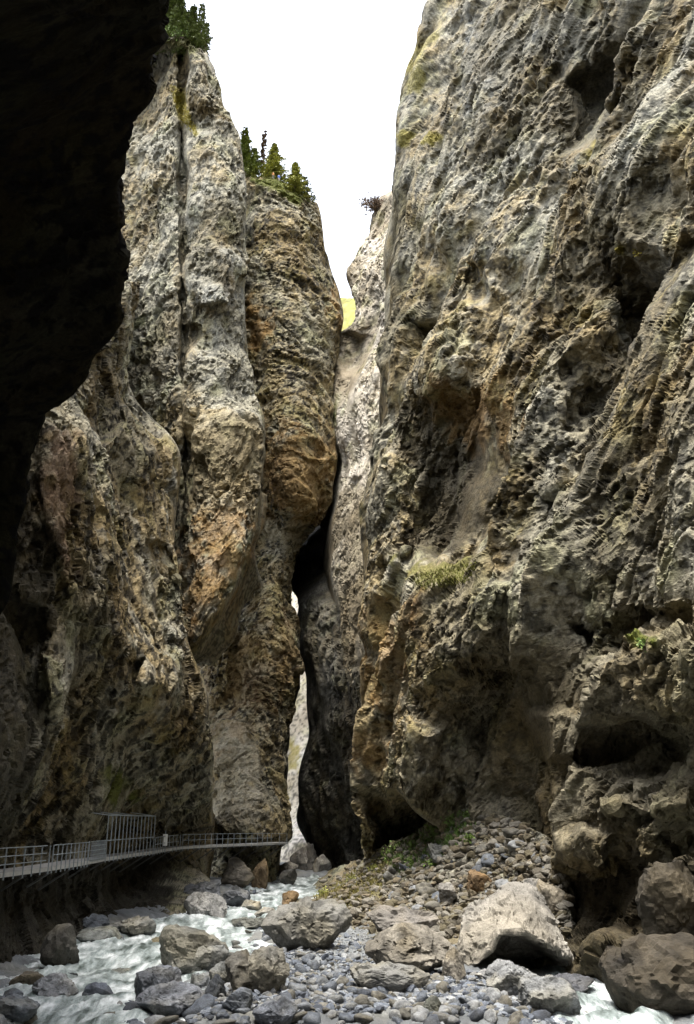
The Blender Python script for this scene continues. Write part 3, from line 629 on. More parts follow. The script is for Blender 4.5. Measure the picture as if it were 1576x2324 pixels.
# water: glacial, mostly white with grey-green tongues
m, t, b = newmat('glacial_water'); N_ = t.nodes.new; L_ = t.links.new
tc = N_('ShaderNodeTexCoord'); mp = N_('ShaderNodeMapping'); mp.inputs['Rotation'].default_value = (0, 0, math.radians(-6)); mp.inputs['Scale'].default_value = (1.5, .42, 1)
L_(tc.outputs['Object'], mp.inputs['Vector'])
n1 = N_('ShaderNodeTexNoise'); n1.inputs['Scale'].default_value = .8; n1.inputs['Detail'].default_value = 7; n1.inputs['Roughness'].default_value = .62; n1.inputs['Distortion'].default_value = .3
L_(mp.outputs[0], n1.inputs['Vector'])
cr = N_('ShaderNodeValToRGB'); e = cr.color_ramp.elements
e[0].position = .36; e[0].color = (.05, .066, .06, 1); e[1].position = .68; e[1].color = (.76, .79, .81, 1)
q = e.new(.49); q.color = (.25, .29, .29, 1)
L_(n1.outputs['Fac'], cr.inputs[0]); L_(cr.outputs[0], b.inputs['Base Color'])
b.inputs['Roughness'].default_value = .35; b.inputs['Specular IOR Level'].default_value = .4
n2 = N_('ShaderNodeTexNoise'); n2.inputs['Scale'].default_value = 2.6; n2.inputs['Detail'].default_value = 5; L_(mp.outputs[0], n2.inputs['Vector'])
bp = N_('ShaderNodeBump'); bp.inputs['Strength'].default_value = .8; bp.inputs['Distance'].default_value = .3
L_(n2.outputs['Fac'], bp.inputs['Height']); L_(bp.outputs[0], b.inputs['Normal'])
M_WATER = m
def water(name, x0, x1, y0, y1, nx, ny, seed):
    GX, GY = np.meshgrid(np.linspace(x0, x1, nx), np.linspace(y0, y1, ny))
    v = (CY - GY) / FD; dy = CP - v * SP; dz = SP + v * CP
    Yd = np.clip((EYE + .621) / (.0135 - dz / dy), 1, 200); Xd = (GX - CX) / FD * Yd / dy
    P = np.stack([Xd, Yd, wl(Yd)], -1).reshape(-1, 3)
    q = P @ np.array(Matrix.Rotation(math.radians(25), 3, 'Z')).T * np.array((1., .5, 1))
    P[:, 2] += (.34 * fbm(q / 1.3, seed, 3)) + .12 * np.abs(fbm(q / .5, seed + 3, 2)) + .28 * fbm(P / 5, seed + 5, 1)
    idx = np.arange(GX.size).reshape(GX.shape)
    F = np.stack([idx[:-1, :-1], idx[1:, :-1], idx[1:, 1:], idx[:-1, 1:]], -1).reshape(-1, 4)
    o = link(name, raw_mesh(name, P, F, M_WATER, True)); o['kind'] = 'structure'
water('river', -420, 760, 1985, 2700, 240, 230, 221)
water('river_channel', 1150, 1900, 2170, 2700, 150, 130, 231)

# ---- scree cone under the right wall
rows = [[(690, 2012, 125), (735, 1992, 118), (790, 1962, 108), (850, 1935, 95), (930, 1893, 82), (1010, 1850, 73), (1090, 1838, 67.5), (1190, 1872, 61), (1285, 1945, 55.5)],
        [(680, 2030, 106), (728, 2012, 103), (795, 1990, 95), (862, 1968, 86), (942, 1935, 76.5), (1020, 1905, 69), (1100, 1895, 64.5), (1190, 1930, 59), (1285, 1995, 54.5)],
        [(675, 2052, 86), (722, 2042, 85), (798, 2030, 80), (868, 2012, 76), (950, 1990, 70), (1030, 1975, 65), (1110, 1965, 62), (1190, 1990, 57.5), (1288, 2050, 53)],
        [(672, 2080, 71), (715, 2076, 70.5), (792, 2078, 67), (862, 2078, 64), (950, 2070, 61), (1040, 2060, 58.5), (1120, 2055, 57), (1200, 2080, 54), (1292, 2120, 51.5)],
        [(665, 2115, 61), (710, 2118, 60), (788, 2135, 57), (852, 2150, 54.5), (950, 2150, 53.5), (1040, 2150, 53), (1130, 2150, 52), (1220, 2170, 50.5), (1292, 2195, 49.5)],
        [(660, 2150, 55), (700, 2170, 52.5), (785, 2190, 50.5), (850, 2200, 49.5), (950, 2205, 49), (1040, 2212, 48.5), (1130, 2218, 48), (1220, 2225, 47.8), (1280, 2228, 47.6)]]
rows = [r + [('w', *(at(*r[-1]) + np.array((.5, 2.5, -4))))] for r in rows]
sheet('scree_slope', rows, 101, M_NEAR, step=2.6, amp=.36, S=(1, 0, 0), k=.9, big=8, spec=dict(grey=(.30, .295, .275), tan=(.30, .25, .165), streak=.1, pale=.3, varnish=.5,
      paint=[([(715, 2030), (800, 1985), (880, 1960), (900, 1990), (820, 2060), (730, 2060)], (.16, .13, .045), 18, .75), ([(870, 1950), (1000, 1880), (1090, 1850), (1060, 1900), (960, 1960)], MOSS, 16, .55)]))
SCREE = bpy.data.objects['scree_slope']
bpy.context.view_layer.update()
DG = bpy.context.evaluated_depsgraph_get()
def drop(X, Y, z0=60.0, obs=('scree_slope', 'gravel_bed')):
    """height of the ground or the scree under a point"""
    z = -9.
    for nme in obs:
        o = bpy.data.objects[nme]
        hit, p, n, i = o.ray_cast(Vector((X, Y, z0)), Vector((0, 0, -1)))
        if hit: z = max(z, p.z)
    return z
def sight(x, y, names):
    """first surface met along a sight line from the photograph's standpoint"""
    d = Vector(at(x, y, 10.) - np.array((0, 0, EYE))).normalized(); best = None
    for nme in names:
        hit, p, n, i = bpy.data.objects[nme].ray_cast(Vector((0, 0, EYE)), d)
        if hit and (best is None or p.length < best[0].length): best = (p.copy(), n.copy())
    return best

# ------------------------------------------------------------------ stones
def ico(sub):
    bm = bmesh.new(); bmesh.ops.create_icosphere(bm, subdivisions=sub, radius=1.0)
    V = np.array([v.co for v in bm.verts]); F = np.array([[v.index for v in f.verts] for f in bm.faces]); bm.free()
    return V, F
ICO = {k: ico(k) for k in (1, 2, 3, 4, 5)}
def stone_shape(sub, seed, angular=.5, size=(1, 1, 1), rough=1.0):
    """a boulder: a sphere cut by random planes, worn, then roughened"""
    V, F = ICO[sub]; rng = np.random.default_rng(seed); V = V.copy()
    r = np.full(len(V), 1.35 if angular > .3 else 1.12)
    for i in range(int(9 + angular * 8)):
        n = rng.normal(size=3); n /= np.linalg.norm(n); h = rng.uniform(.62, .98)
        c = V @ n; r = np.where(c > .05, np.minimum(r, h / np.maximum(c, .05)), r)
    angular = min(1., angular * 1.15 + .3); r = r * angular + (1 - angular) * (.95 + .16 * fbm(V * 1.1 + seed, seed, 2))
    P = V * r[:, None] * np.array(size)
    if sub >= 3:
        s = max(size)
        d = rough * s * (.05 * fbm(P / s * 2.3 + seed, seed + 3, 3, .55))
        v, e = facets(P / s * 3.1 + seed, seed + 4); d += rough * s * .07 * v * (.4 + angular)
        if sub >= 4:
            v, e = facets(P / s * 8 + seed, seed + 6); d += rough * s * .022 * v
            d -= rough * s * .03 * (1 - sstep(0, .05, np.abs(fbm(P / s * 1.4 + 3.1 * seed, seed + 8, 2))))
        P = P + V * d[:, None]
    return P, F
def stone_col(P, base, seed, var=.22, warm=.1):
    s = np.abs(P).max()
    n = fbm(P / s * 1.8 + seed, seed + 11, 3, .6); w = sstep(-.2, .5, fbm(P / s * 1.2 + seed * 2, seed + 12, 2))
    c = np.array(base) * (1 + var * 2.6 * n)[:, None]; c *= (1 - .4 * sstep(.1, .35, fbm(P / s * 4 + seed, seed + 14, 3)))[:, None]
    return np.clip(c * (1 + np.outer(w, (warm, warm * .4, -warm))), .02, .7)
STONES = []
def boulder(name, label, x, yb, w, h, base, seed, angular=.35, lift=None, depth=.85, yaw=0., roll=0., sub=5, cat='boulder', Y=None, group=None, var=.22, warm=.1, sink=.18, mat=None):
    """x, yb: where its foot stands; w, h: how large it looks there"""
    if Y is None:
        hit = sight(x, yb, ('scree_slope', 'gravel_bed')) ; p = np.array(hit[0]) if hit else gnd(x, yb)
    else: p = at(x, yb, Y)
    sc = p[1] * 1.03 / FD
    sx, sz = w * sc / 2, h * sc / 2
    P, F = stone_shape(sub if w >= 90 else 4, seed, angular, (sx, (sx * .5 + sz * .5) * depth * 1.1, sz))
    R = np.array(Matrix.Rotation(yaw, 3, 'Z') @ Matrix.Rotation(roll, 3, 'Y'))
    P = P @ R.T
    lo, hi = P[:, 2].min(), P[:, 2].max()
    P[:, 2] -= lo
    P[:, 2] *= 2 * sz / (hi - lo) * (1 + sink)
    P[:, 0] *= 2 * sx / (P[:, 0].max() - P[:, 0].min())
    P[:, 2] -= 2 * sz * sink
    me = raw_mesh(name, P, F, mat or M_STONE, False, stone_col(P, base, seed, var, warm))
    o = link(name, me, loc=(p[0], p[1] + (sx * .5 + sz * .5) * depth * .6, p[2]))
    tag(o, label, cat, group); STONES.append((x, yb, w, h))
    return o
GR, BLG, TANB, PALE, DK = (.27, .27, .26), (.21, .235, .265), (.28, .25, .2), (.40, .40, .385), (.085, .095, .11)
B = boulder
# stones that can be told apart, from the far end of the bar to the foot of the picture
B('boulder', 'tan boulder standing in the dark under the walkway, beside the left cliff', 535, 2015, 70, 58, TANB, 301, .5, Y=104)
B('boulder', 'brown upright block in the dark recess under the far end of the walkway', 585, 2022, 36, 62, (.25, .18, .10), 302, .6, Y=106)
B('boulder', 'dark rock standing in the far white water at the slot', 652, 2012, 36, 34, (.10, .10, .095), 303, .6, Y=112)
B('boulder', 'pale tilted boulder closing the foot of the bright slit', 690, 1986, 62, 62, (.42, .39, .34), 351, .6, Y=136)
B('boulder', 'smaller pale boulder right of the tilted one at the slit', 727, 1990, 40, 44, (.38, .36, .31), 352, .6, Y=132)
B('boulder', 'low pale rock left of the tilted boulder at the slit', 655, 1990, 40, 30, (.38, .35, .30), 353, .6, Y=130)
B('boulder', 'dark blue-grey rock mound against the recess under the walkway', 452, 2052, 92, 46, (.19, .20, .22), 304, .5)
B('boulder', 'rugged blue-grey rock with a dark face behind the pale smooth boulder', 535, 2062, 66, 44, (.16, .17, .185), 305, .65)
B('boulder', 'large pale smooth boulder with a dark waterline at the river’s edge', 472, 2091, 92, 54, PALE, 306, .55, warm=.03)
B('boulder', 'cream flat-topped stone right of the pale smooth boulder', 566, 2076, 44, 28, (.42, .40, .34), 307, .6)
B('boulder', 'second cream stone in front of the flat-topped one', 604, 2086, 46, 22, (.40, .385, .34), 308, .5)
B('boulder', 'orange-brown block above the cracked grey boulder', 656, 2062, 36, 34, (.33, .22, .11), 309, .7)
B('boulder', 'low wet slab lying in the river by the cream stones', 572, 2112, 96, 24, (.2, .215, .215), 310, .4)
B('boulder', 'big cracked grey boulder with a diagonal ledge in the middle of the bar', 698, 2158, 188, 98, (.28, .275, .25), 311, .62, depth=.6, sub=5, roll=.12, var=.12)
B('boulder', 'grey angular slab resting at the foot of the scree', 928, 2135, 148, 64, (.29, .27, .245), 312, .75, depth=.7, roll=-.1, sub=5, var=.12)
B('boulder', 'broad tan bedded slab left of the great overhanging boulder', 945, 2212, 205, 92, (.29, .265, .22), 313, .6, depth=.6, sub=5, roll=.1)
B('boulder', 'smooth half-buried grey dome on the gravel bar', 880, 2252, 162, 52, (.30, .30, .285), 314, .25, depth=.7, var=.08)
B('boulder', 'large oval tan-grey boulder leaning on a darker one', 604, 2256, 96, 84, (.29, .285, .26), 315, .4, roll=-.3, var=.1)
B('boulder', 'darker grey boulder wedged behind the large oval one', 545, 2254, 62, 76, (.2, .19, .165), 316, .55)
B('boulder', 'black wet stone at the water’s edge below the oval boulder', 488, 2268, 46, 44, DK, 317, .7)
B('boulder', 'grey flat-faced boulder between the black stone and the oval boulder', 500, 2240, 64, 46, (.30, .31, .30), 318, .7)
B('boulder', 'long sloping grey boulder rising out of the river', 420, 2214, 150, 92, (.25, .25, .225), 319, .6, roll=.35, depth=.7, sub=5)
B('boulder', 'rounded grey boulder right of the long sloping one', 472, 2204, 84, 58, (.29, .30, .295), 320, .45)
B('boulder', 'olive-topped rock awash in the middle of the river', 372, 2158, 84, 30, (.21, .185, .12), 321, .5)
B('boulder', 'pale rock at the far bank of the river under the cliff', 290, 2126, 108, 38, (.31, .31, .29), 322, .6)
B('boulder', 'pale green-grey boulder on the left bank', 222, 2152, 86, 40, (.33, .35, .33), 323, .4)
B('boulder', 'small dark pointed rock breaking the current by the left bank', 245, 2168, 66, 22, (.13, .14, .155), 324, .7)
B('boulder', 'blue-grey cluster rock at the head of the left bank', 205, 2112, 56, 30, BLG, 325, .6)
B('boulder', 'low grey rock splitting the white water in midstream', 268, 2232, 106, 26, (.26, .275, .255), 326, .5)
B('boulder', 'blue-grey dome boulder in the shallows', 342, 2284, 98, 70, (.27, .29, .33), 327, .4)
B('boulder', 'big pale blue oval boulder in the left foreground', 384, 2316, 146, 66, (.31, .33, .37), 328, .35)
B('boulder', 'dark blue boulder standing in the left shallows', 212, 2304, 80, 58, (.15, .17, .215), 329, .5)
B('boulder', 'whitish lumpy boulder in the left foreground', 112, 2300, 100, 70, (.42, .44, .47), 330, .5)
B('boulder', 'brown-topped rock at the water’s edge, far left', 50, 2260, 82, 42, (.22, .19, .14), 331, .6)
B('boulder', 'dark wet rock buttress at the foot of the left cliff', 135, 2212, 78, 92, (.12, .115, .10), 332, .7, sink=.05)
B('boulder', 'small dark stone below the wet rock buttress', 158, 2236, 40, 22, DK, 333, .6)
B('boulder', 'light grey boulder with a sharp crest beside the right channel', 1180, 2268, 118, 66, (.34, .35, .355), 334, .6)
B('boulder', 'rounded wet boulder with a dark foot at the right channel', 1256, 2312, 124, 74, (.27, .28, .285), 335, .35, roll=.25)
B('boulder', 'dark flat slab jutting into the right channel', 1290, 2262, 108, 38, (.12, .125, .14), 336, .75)
B('boulder', 'olive-black stone on the gravel near the bottom edge', 986, 2312, 44, 38, (.12, .125, .105), 337, .5)
B('boulder', 'white-grey stone under the dark front of the great boulder', 1110, 2232, 58, 30, (.38, .385, .39), 338, .6)
B('boulder', 'pale blocky rock at the left foot of the great boulder', 1032, 2225, 48, 60, (.33, .30, .25), 339, .65)
B('boulder', 'blue-grey boulder cut by the bottom edge below the oval boulder', 618, 2335, 92, 54, (.24, .26, .30), 340, .45)
B('boulder', 'pale stone in the bottom left corner', 30, 2325, 84, 50, (.30, .33, .37), 341, .5)
B('boulder', 'brown-orange block perched above the great boulder', 1085, 2028, 56, 46, (.24, .16, .085), 342, .7)
B('boulder', 'grey pointed block standing on the scree', 1018, 2058, 42, 46, (.32, .305, .275), 343, .7)
B('boulder', 'dark grey slab lying on the scree above the brown block', 1000, 1955, 60, 36, (.17, .175, .165), 344, .8, roll=.4)
B('boulder', 'pale block by the right shoulder of the great boulder', 1255, 2068, 62, 60, (.34, .30, .23), 345, .65)
B('boulder', 'grey block behind the great boulder’s right shoulder', 1222, 2045, 52, 44, (.27, .26, .24), 346, .7)
B('boulder', 'blue-grey dark stone among cobbles right of midstream', 448, 2250, 40, 32, (.27, .29, .31), 347, .5)
B('boulder', 'mottled blue stone near the bottom, left of centre', 540, 2300, 60, 44, (.22, .245, .285), 348, .55)

B('boulder', 'big dark brown rock on the right bank of the channel, bottom right corner', 1560, 2312, 280, 150, (.085, .072, .052), 361, .3, Y=38.0, depth=.7)
B('boulder', 'dark rounded rock above the bottom right corner, at the picture’s edge', 1562, 2130, 150, 150, (.095, .082, .06), 362, .35, Y=40.5)
B('boulder', 'dark rock in the shadow left of the right-bank rock', 1405, 2215, 70, 56, (.07, .06, .045), 363, .6, Y=43.2)

# the great overhanging boulder: bright top plate, dark hollow front
pts = [(1150, 2000, 50), (1203, 1992, 50.5), (1240, 2040, 50), (1308, 2172, 46.2), (1290, 2180, 46.8), (1052, 2060, 50), (1040, 2120, 47.5), (1038, 2180, 46.6), (1052, 2222, 46.6),
       (1078, 2192, 45.4), (1122, 2152, 44.9), (1138, 2110, 44.7), (1200, 2112, 44.7), (1255, 2145, 45), (1110, 2226, 48), (1235, 2222, 48.6), (1270, 2190, 52), (1060, 2190, 53), (1180, 2100, 55)]
bm = bmesh.new()
cen = at(1150, 2200, 47.5)
for p in pts: bm.verts.new(at(*p) - cen)
bmesh.ops.convex_hull(bm, input=bm.verts)
loose = [v for v in bm.verts if not v.link_faces]
bmesh.ops.delete(bm, geom=loose, context='VERTS')
bmesh.ops.triangulate(bm, faces=bm.faces)
for i in range(5):
    bmesh.ops.subdivide_edges(bm, edges=[e for e in bm.edges if e.calc_length() > .16], cuts=1, use_grid_fill=False)
    bmesh.ops.triangulate(bm, faces=bm.faces)
    if i == 1: bmesh.ops.smooth_vert(bm, verts=bm.verts, factor=.25, use_axis_x=True, use_axis_y=True, use_axis_z=True)
bm.normal_update()
P = np.array([v.co for v in bm.verts]); N = np.array([v.normal for v in bm.verts]); F = np.array([[v.index for v in f.verts] for f in bm.faces])
bm.free()
v1, e1 = facets(P / 1.5, 401); v2, e2 = facets(P / .55, 402); v3, e3 = facets(P / .25, 403)
d = .24 * v1 + .1 * v2 + .035 * v3 + .06 * fbm(P / 1.6, 404, 3)
d -= .16 * (1 - sstep(0, .05, np.abs(fbm(P / 2.2 + 5, 406, 2))))
hx, hy = proj(P + cen)
hol = polydist([(1062, 2240), (1078, 2200), (1122, 2162), (1140, 2122), (1198, 2124), (1252, 2156), (1300, 2184), (1290, 2240)], hx, hy)
fr = sstep(-.1, .3, (N * -((P + cen - np.array((0, 0, EYE))) / np.linalg.norm(P + cen - np.array((0, 0, EYE)), axis=1, keepdims=True))).sum(1))
P = P + N * d[:, None] + np.array((0, 2.6, .25)) * (sstep(-4, 34, hol) * fr)[:, None]
c = stone_col(P, (.36, .34, .30), 405, .16, .06)
o = link('boulder', raw_mesh('great_boulder', P, F, M_STONE, False, c), loc=cen)
tag(o, 'great angular boulder with bright top and dark hollow front below the scree', 'boulder')

# cobbles: the largest as things of their own
rng = np.random.default_rng(7); random.seed(7)
PAL = [(.225, .25, .29), (.18, .205, .25), (.31, .335, .37), (.25, .25, .24), (.12, .135, .165), (.38, .395, .405), (.22, .21, .18)]
PROTO = []
for i in range(21):
    base = PAL[i % 7]
    sh = rng.uniform((.85, .6, .42), (1.15, .9, .75))
    P, F = stone_shape(3 if i < 14 else 2, 500 + i, (.3, .55, .75)[i % 3], sh)
    PROTO.append(raw_mesh('cobble', P, F, M_STONE, True, stone_col(P, base, 500 + i, .2, .08)))
ZONES = [  # area on the drawing grid, count, size, label, group, palette pick
 ([(500, 2262), (640, 2262), (800, 2255), (1060, 2240), (1140, 2270), (1130, 2330), (480, 2330)], 112, (.32, .95), 'blue-grey cobble on the open gravel bar along the bottom edge', 'cobbles along the bottom edge of the gravel bar'),
 ([(640, 2165), (790, 2160), (860, 2190), (790, 2250), (660, 2260)], 46, (.3, .85), 'mixed grey cobble between the cracked boulder and the half-buried dome', 'cobbles between the cracked boulder and the dome'),
 ([(520, 2110), (610, 2105), (600, 2165), (520, 2190)], 26, (.3, .9), 'grey cobble at the river’s edge left of the cracked boulder', 'cobbles left of the cracked boulder'),
 ([(470, 2045), (640, 2010), (690, 2040), (620, 2070), (520, 2080)], 30, (.3, .7), 'blue-grey stone in the far riverbed under the walkway’s end', 'stones in the far riverbed'),
 ([(0, 2268), (250, 2262), (480, 2275), (520, 2340), (-20, 2340)], 44, (.4, 1.3), 'wet blue-grey stone in the shallows of the left foreground', 'stones in the left shallows'),
 ([(1140, 2262), (1300, 2300), (1300, 2340), (1120, 2340)], 26, (.3, .9), 'pale cobble beside the right channel at the bottom', 'cobbles beside the right channel'),
 ([(880, 1985), (1060, 1900), (1200, 1900), (1260, 2000), (1180, 2000), (1000, 2090), (870, 2090)], 60, (.45, 1.6), 'angular grey-tan block lying on the scree slope', 'blocks on the scree slope'),
 ([(150, 2115), (200, 2105), (210, 2170), (150, 2190)], 10, (.3, .6), 'small blue-grey stone on the left bank under the cliff', 'stones on the left bank'),
]
def many_in(poly, n):
    """n random points inside an outline"""
    p = np.array(poly); lo, hi = p.min(0), p.max(0); out = np.zeros((0, 2))
    while len(out) < n:
        q = rng.uniform(lo, hi, (n * 2 + 20, 2)); out = np.concatenate([out, q[polydist_(poly, q[:, 0], q[:, 1]) > 0]])
    return out[:n]
COB = []
for zi, (poly, n, (s0, s1), lab, grp) in enumerate(ZONES):
    pool = iter(many_in(poly, n * 40))
    for i in range(n):
        for tr in range(30):
            x, y = next(pool)
            if not any(abs(x - bx) < bw * .45 and by - bh * .9 < y < by + 2 for bx, by, bw, bh in STONES): break
        hit = sight(x, y, ('scree_slope', 'gravel_bed'))
        if not hit: continue
        p = hit[0]; s = s0 + (s1 - s0) * rng.random() ** 2.2
        k = rng.integers(0, 21)
        if zi == 6: k = [2, 5, 8, 11, 14, 17, 20, 3, 6, 9, 13][rng.integers(0, 11)]
        o = bpy.data.objects.new('cobble', PROTO[k]); COL.objects.link(o)
        o.location = (p.x, p.y, p.z + s * .12)
        o.rotation_euler = (rng.normal() * .25, rng.normal() * .25, rng.uniform(0, 6.28))
        o.scale = (s * rng.uniform(.85, 1.1) / 2,) * 2 + (s * rng.uniform(.8, 1.1) / 2,)
        if zi == 6: o.rotation_euler = (rng.normal() * .5, rng.normal() * .5, rng.uniform(0, 6.28))
        COB.append((o, x, y, k, lab, grp, zi))

MARKS = [(472, 2065, 'the pale smooth boulder'), (698, 2120, 'the big cracked boulder'), (928, 2105, 'the grey slab below the scree'), (945, 2170, 'the broad tan slab'), (880, 2230, 'the half-buried dome'),
         (604, 2215, 'the large oval boulder'), (420, 2170, 'the long sloping boulder'), (342, 2250, 'the blue-grey dome boulder'), (384, 2285, 'the big pale blue boulder'), (212, 2275, 'the dark blue boulder'), (112, 2270, 'the whitish lumpy boulder'),
         (1180, 2235, 'the sharp-crested grey boulder'), (1256, 2275, 'the rounded wet boulder'), (986, 2295, 'the olive-black stone'), (1170, 2110, 'the great angular boulder'), (1085, 2005, 'the brown-orange block'), (1018, 2035, 'the grey pointed block'),
         (1000, 1940, 'the dark slab on the scree'), (618, 2310, 'the boulder cut by the bottom edge'), (222, 2130, 'the pale green-grey boulder'), (585, 1990, 'the brown upright block')]
CW = ['grey', 'blue-grey', 'pale grey', 'tan-grey', 'dark', 'whitish', 'olive']
WORD = ['second', 'third', 'fourth', 'fifth', 'sixth', 'seventh', 'eighth', 'ninth', 'tenth']
fam = {}
for it in COB:
    o, x, y, k, lab, grp, zi = it
    mx, my, mn = min(MARKS, key=lambda m_: math.hypot(x - m_[0], 1.6 * (y - m_[1])))
    dx, dy = x - mx, 1.6 * (y - my)
    rel = ('right of' if dx > 0 else 'left of') if abs(dx) > abs(dy) else ('below' if dy > 0 else 'above')
    kind = 'angular block' if zi == 6 else 'cobble'
    fam.setdefault((CW[k % 7], kind, rel, mn), []).append(it)
for (cw, kind, rel, mn), its in fam.items():
    its.sort(key=lambda i_: i_[1])
    for n_, it in enumerate(its):
        lab = cw + ' ' + kind + ' ' + rel + ' ' + mn
        if len(its) > 1:
            lab += ', leftmost such' if n_ == 0 else ', rightmost such' if n_ == len(its) - 1 else ', ' + WORD[min(n_ - 1, 8)] + ' such from left'
        tag(it[0], lab, 'stone', it[5])

# the countless rest
def scatter(name, label, areas, obs, seed):
    rng = np.random.default_rng(seed); VV, FF, CC = [], [], []; off = 0
    shapes = [stone_shape(1, seed + i, .95, rng.uniform((.8, .6, .45), (1.2, 1., .8))) for i in range(10)] + [stone_shape(2, seed + 20 + i, .95, rng.uniform((.8, .6, .45), (1.2, 1., .8))) for i in range(6)]
    for poly, n, (s0, s1), pal in areas:
        for x, y in many_in(poly, n):
            hit = (bed(x, y),) if obs == ('gravel_bed',) else sight(x, y, obs)
            if not hit: continue
            s = s0 + (s1 - s0) * rng.random() ** 3.6
            V, F = shapes[rng.integers(0, 10) if s < s0 + .45 * (s1 - s0) else 10 + rng.integers(0, 6)]
            a = rng.uniform(0, 6.28); ca, sa = math.cos(a), math.sin(a)
            t = rng.normal() * .5; R = np.array(((ca, -sa, 0), (sa, ca, 0), (0, 0, 1))) @ np.array(((1, 0, 0), (0, math.cos(t), -math.sin(t)), (0, math.sin(t), math.cos(t))))
            P = V @ R.T * (s / 2) + np.array(hit[0]) + np.array((0, 0, s * .12))
            VV.append(P); FF.append(F + off); off += len(P)
            c = np.array(pal[rng.integers(0, len(pal))]) * rng.uniform(.75, 1.25); CC.append(np.tile(c, (len(P), 1)))
    o = link(name, raw_mesh(name, np.concatenate(VV), np.concatenate(FF), M_GRAVEL, False, np.clip(np.concatenate(CC), .03, .6)))
    tag(o, label, 'gravel', kind='stuff')
scatter('gravel', 'loose blue-grey gravel covering the bar', [
   ([(470, 2262), (640, 2262), (800, 2250), (1060, 2235), (1300, 2270), (1310, 2340), (440, 2340)], 4600, (.1, .55), PAL),
   ([(600, 2160), (790, 2150), (860, 2170), (860, 2260), (620, 2270), (520, 2240)], 1800, (.1, .5), PAL),
   ([(790, 2105), (860, 2110), (850, 2170), (790, 2160)], 450, (.08, .22), [(.36, .37, .38), (.30, .31, .32)]),
   ([(400, 2060), (640, 2005), (700, 2050), (640, 2110), (520, 2110), (510, 2190), (400, 2200)], 1100, (.14, .5), PAL),
   ([(0, 2265), (300, 2262), (480, 2270), (500, 2340), (0, 2340)], 1300, (.12, .6), PAL)], ('gravel_bed',), 601)
TAL = [(.22, .205, .17), (.20, .165, .11), (.17, .15, .115), (.27, .25, .21), (.14, .12, .075)]
scatter('scree', 'loose grey-tan rubble covering the scree slope', [
   ([(730, 2000), (850, 1940), (1010, 1855), (1100, 1845), (1210, 1885), (1290, 1980), (1290, 2120), (1040, 2130), (850, 2120), (720, 2080)], 5200, (.1, .95), TAL)], ('scree_slope',), 651)

#PART3
# ------------------------------------------------------------------ walkway along the left cliff
M_STEEL = plain('galvanised_steel', (.20, .225, .24), .55, .0, .15, 3)
M_DECK = plain('pale_deck', (.30, .295, .28), .85, 0, .15, 2)
M_BRACKET = plain('dark_steel', (.09, .09, .09), .7, 0, .2, 3)
M_WHITE = plain('white_panel', (.78, .78, .75), .6, 0, .05, 3)
PATH = [np.array(at(*p)) for p in ((-330, 2035, 33), (-60, 1990, 43.5), (0, 1981, 46.5), (60, 1974, 50), (120, 1966, 54), (180, 1957, 59), (235, 1947, 66), (300, 1938, 74), (345, 1932, 80), (372, 1927, 84.5),
        (410, 1922, 89), (460, 1919, 94.5), (520, 1916.5, 101), (580, 1914.5, 107), (620, 1913, 112), (655, 1911, 118))]
PATH = np.array(PATH)
SEG = np.concatenate([[0], np.cumsum(np.linalg.norm(np.diff(PATH[:, :2], axis=0), axis=1))])
def along(s):
    return np.array([np.interp(s, SEG, PATH[:, i]) for i in range(3)])
def frame(s):
    t = along(s + .3) - along(s - .3); t[2] = 0; t /= np.linalg.norm(t)
    return along(s), t, np.array((t[1], -t[0], 0))          # point, forward, towards the river
def s_at(x):
    ss = np.linspace(0, SEG[-1], 2000); px, _ = proj(np.array([along(q) for q in ss])); return float(np.interp(x, px, ss))
def bars(name, segs, r, mat, parent, square=False):
    """straight round or square bars joined into one part"""
    VV, FF, o = [], [], 0
    n = 4 if square else 6
    for a, b in segs:
        a, b = np.array(a, float), np.array(b, float); d = b - a; d /= np.linalg.norm(d)
        u = np.cross(d, (0, 0, 1.) if abs(d[2]) < .9 else (1., 0, 0)); u /= np.linalg.norm(u); w = np.cross(d, u)
        for e in (a, b):
            VV += [e + r * (math.cos(2 * math.pi * k / n + .785) * u + math.sin(2 * math.pi * k / n + .785) * w) for k in range(n)]
        FF += [(o + k, o + (k + 1) % n, o + n + (k + 1) % n, o + n + k) for k in range(n)]
        o += 2 * n
    return link(name, raw_mesh(name, VV, FF, mat), parent)
wk = empty('walkway', along(s_at(120))); O = np.array(wk.location)
tag(wk, 'narrow pale-decked walkway clinging to the foot of the left cliff', 'walkway')
V, F = [], []
ss = np.arange(0, SEG[-1] + .01, 1.0)
for s in ss:
    p, t, n = frame(s)
    for off, z in ((.08, 0), (.08, -.22), (-1.6, -.22), (-1.6, 0)): V.append(p + n * off + np.array((0, 0, z)) - O)
for i in range(len(ss) - 1):
    for k in range(4): F.append((4*i + k, 4*i + (k+1) % 4, 4*(i+1) + (k+1) % 4, 4*(i+1) + k))
link('deck', raw_mesh('deck', V, F, M_DECK), wk)
s = 1.0
while s < SEG[-1]:
    p, t, n = frame(s)
    bars('bracket', [(p - O + n * .02 + np.array((0, 0, -.3)), p - O - n * 1.7 + np.array((0, 0, -.3))), (p - O - n * .1 + np.array((0, 0, -.3)), p - O - n * 2.0 + np.array((0, 0, -1.5)))], .07, M_BRACKET, wk, True)
    s += 4.0
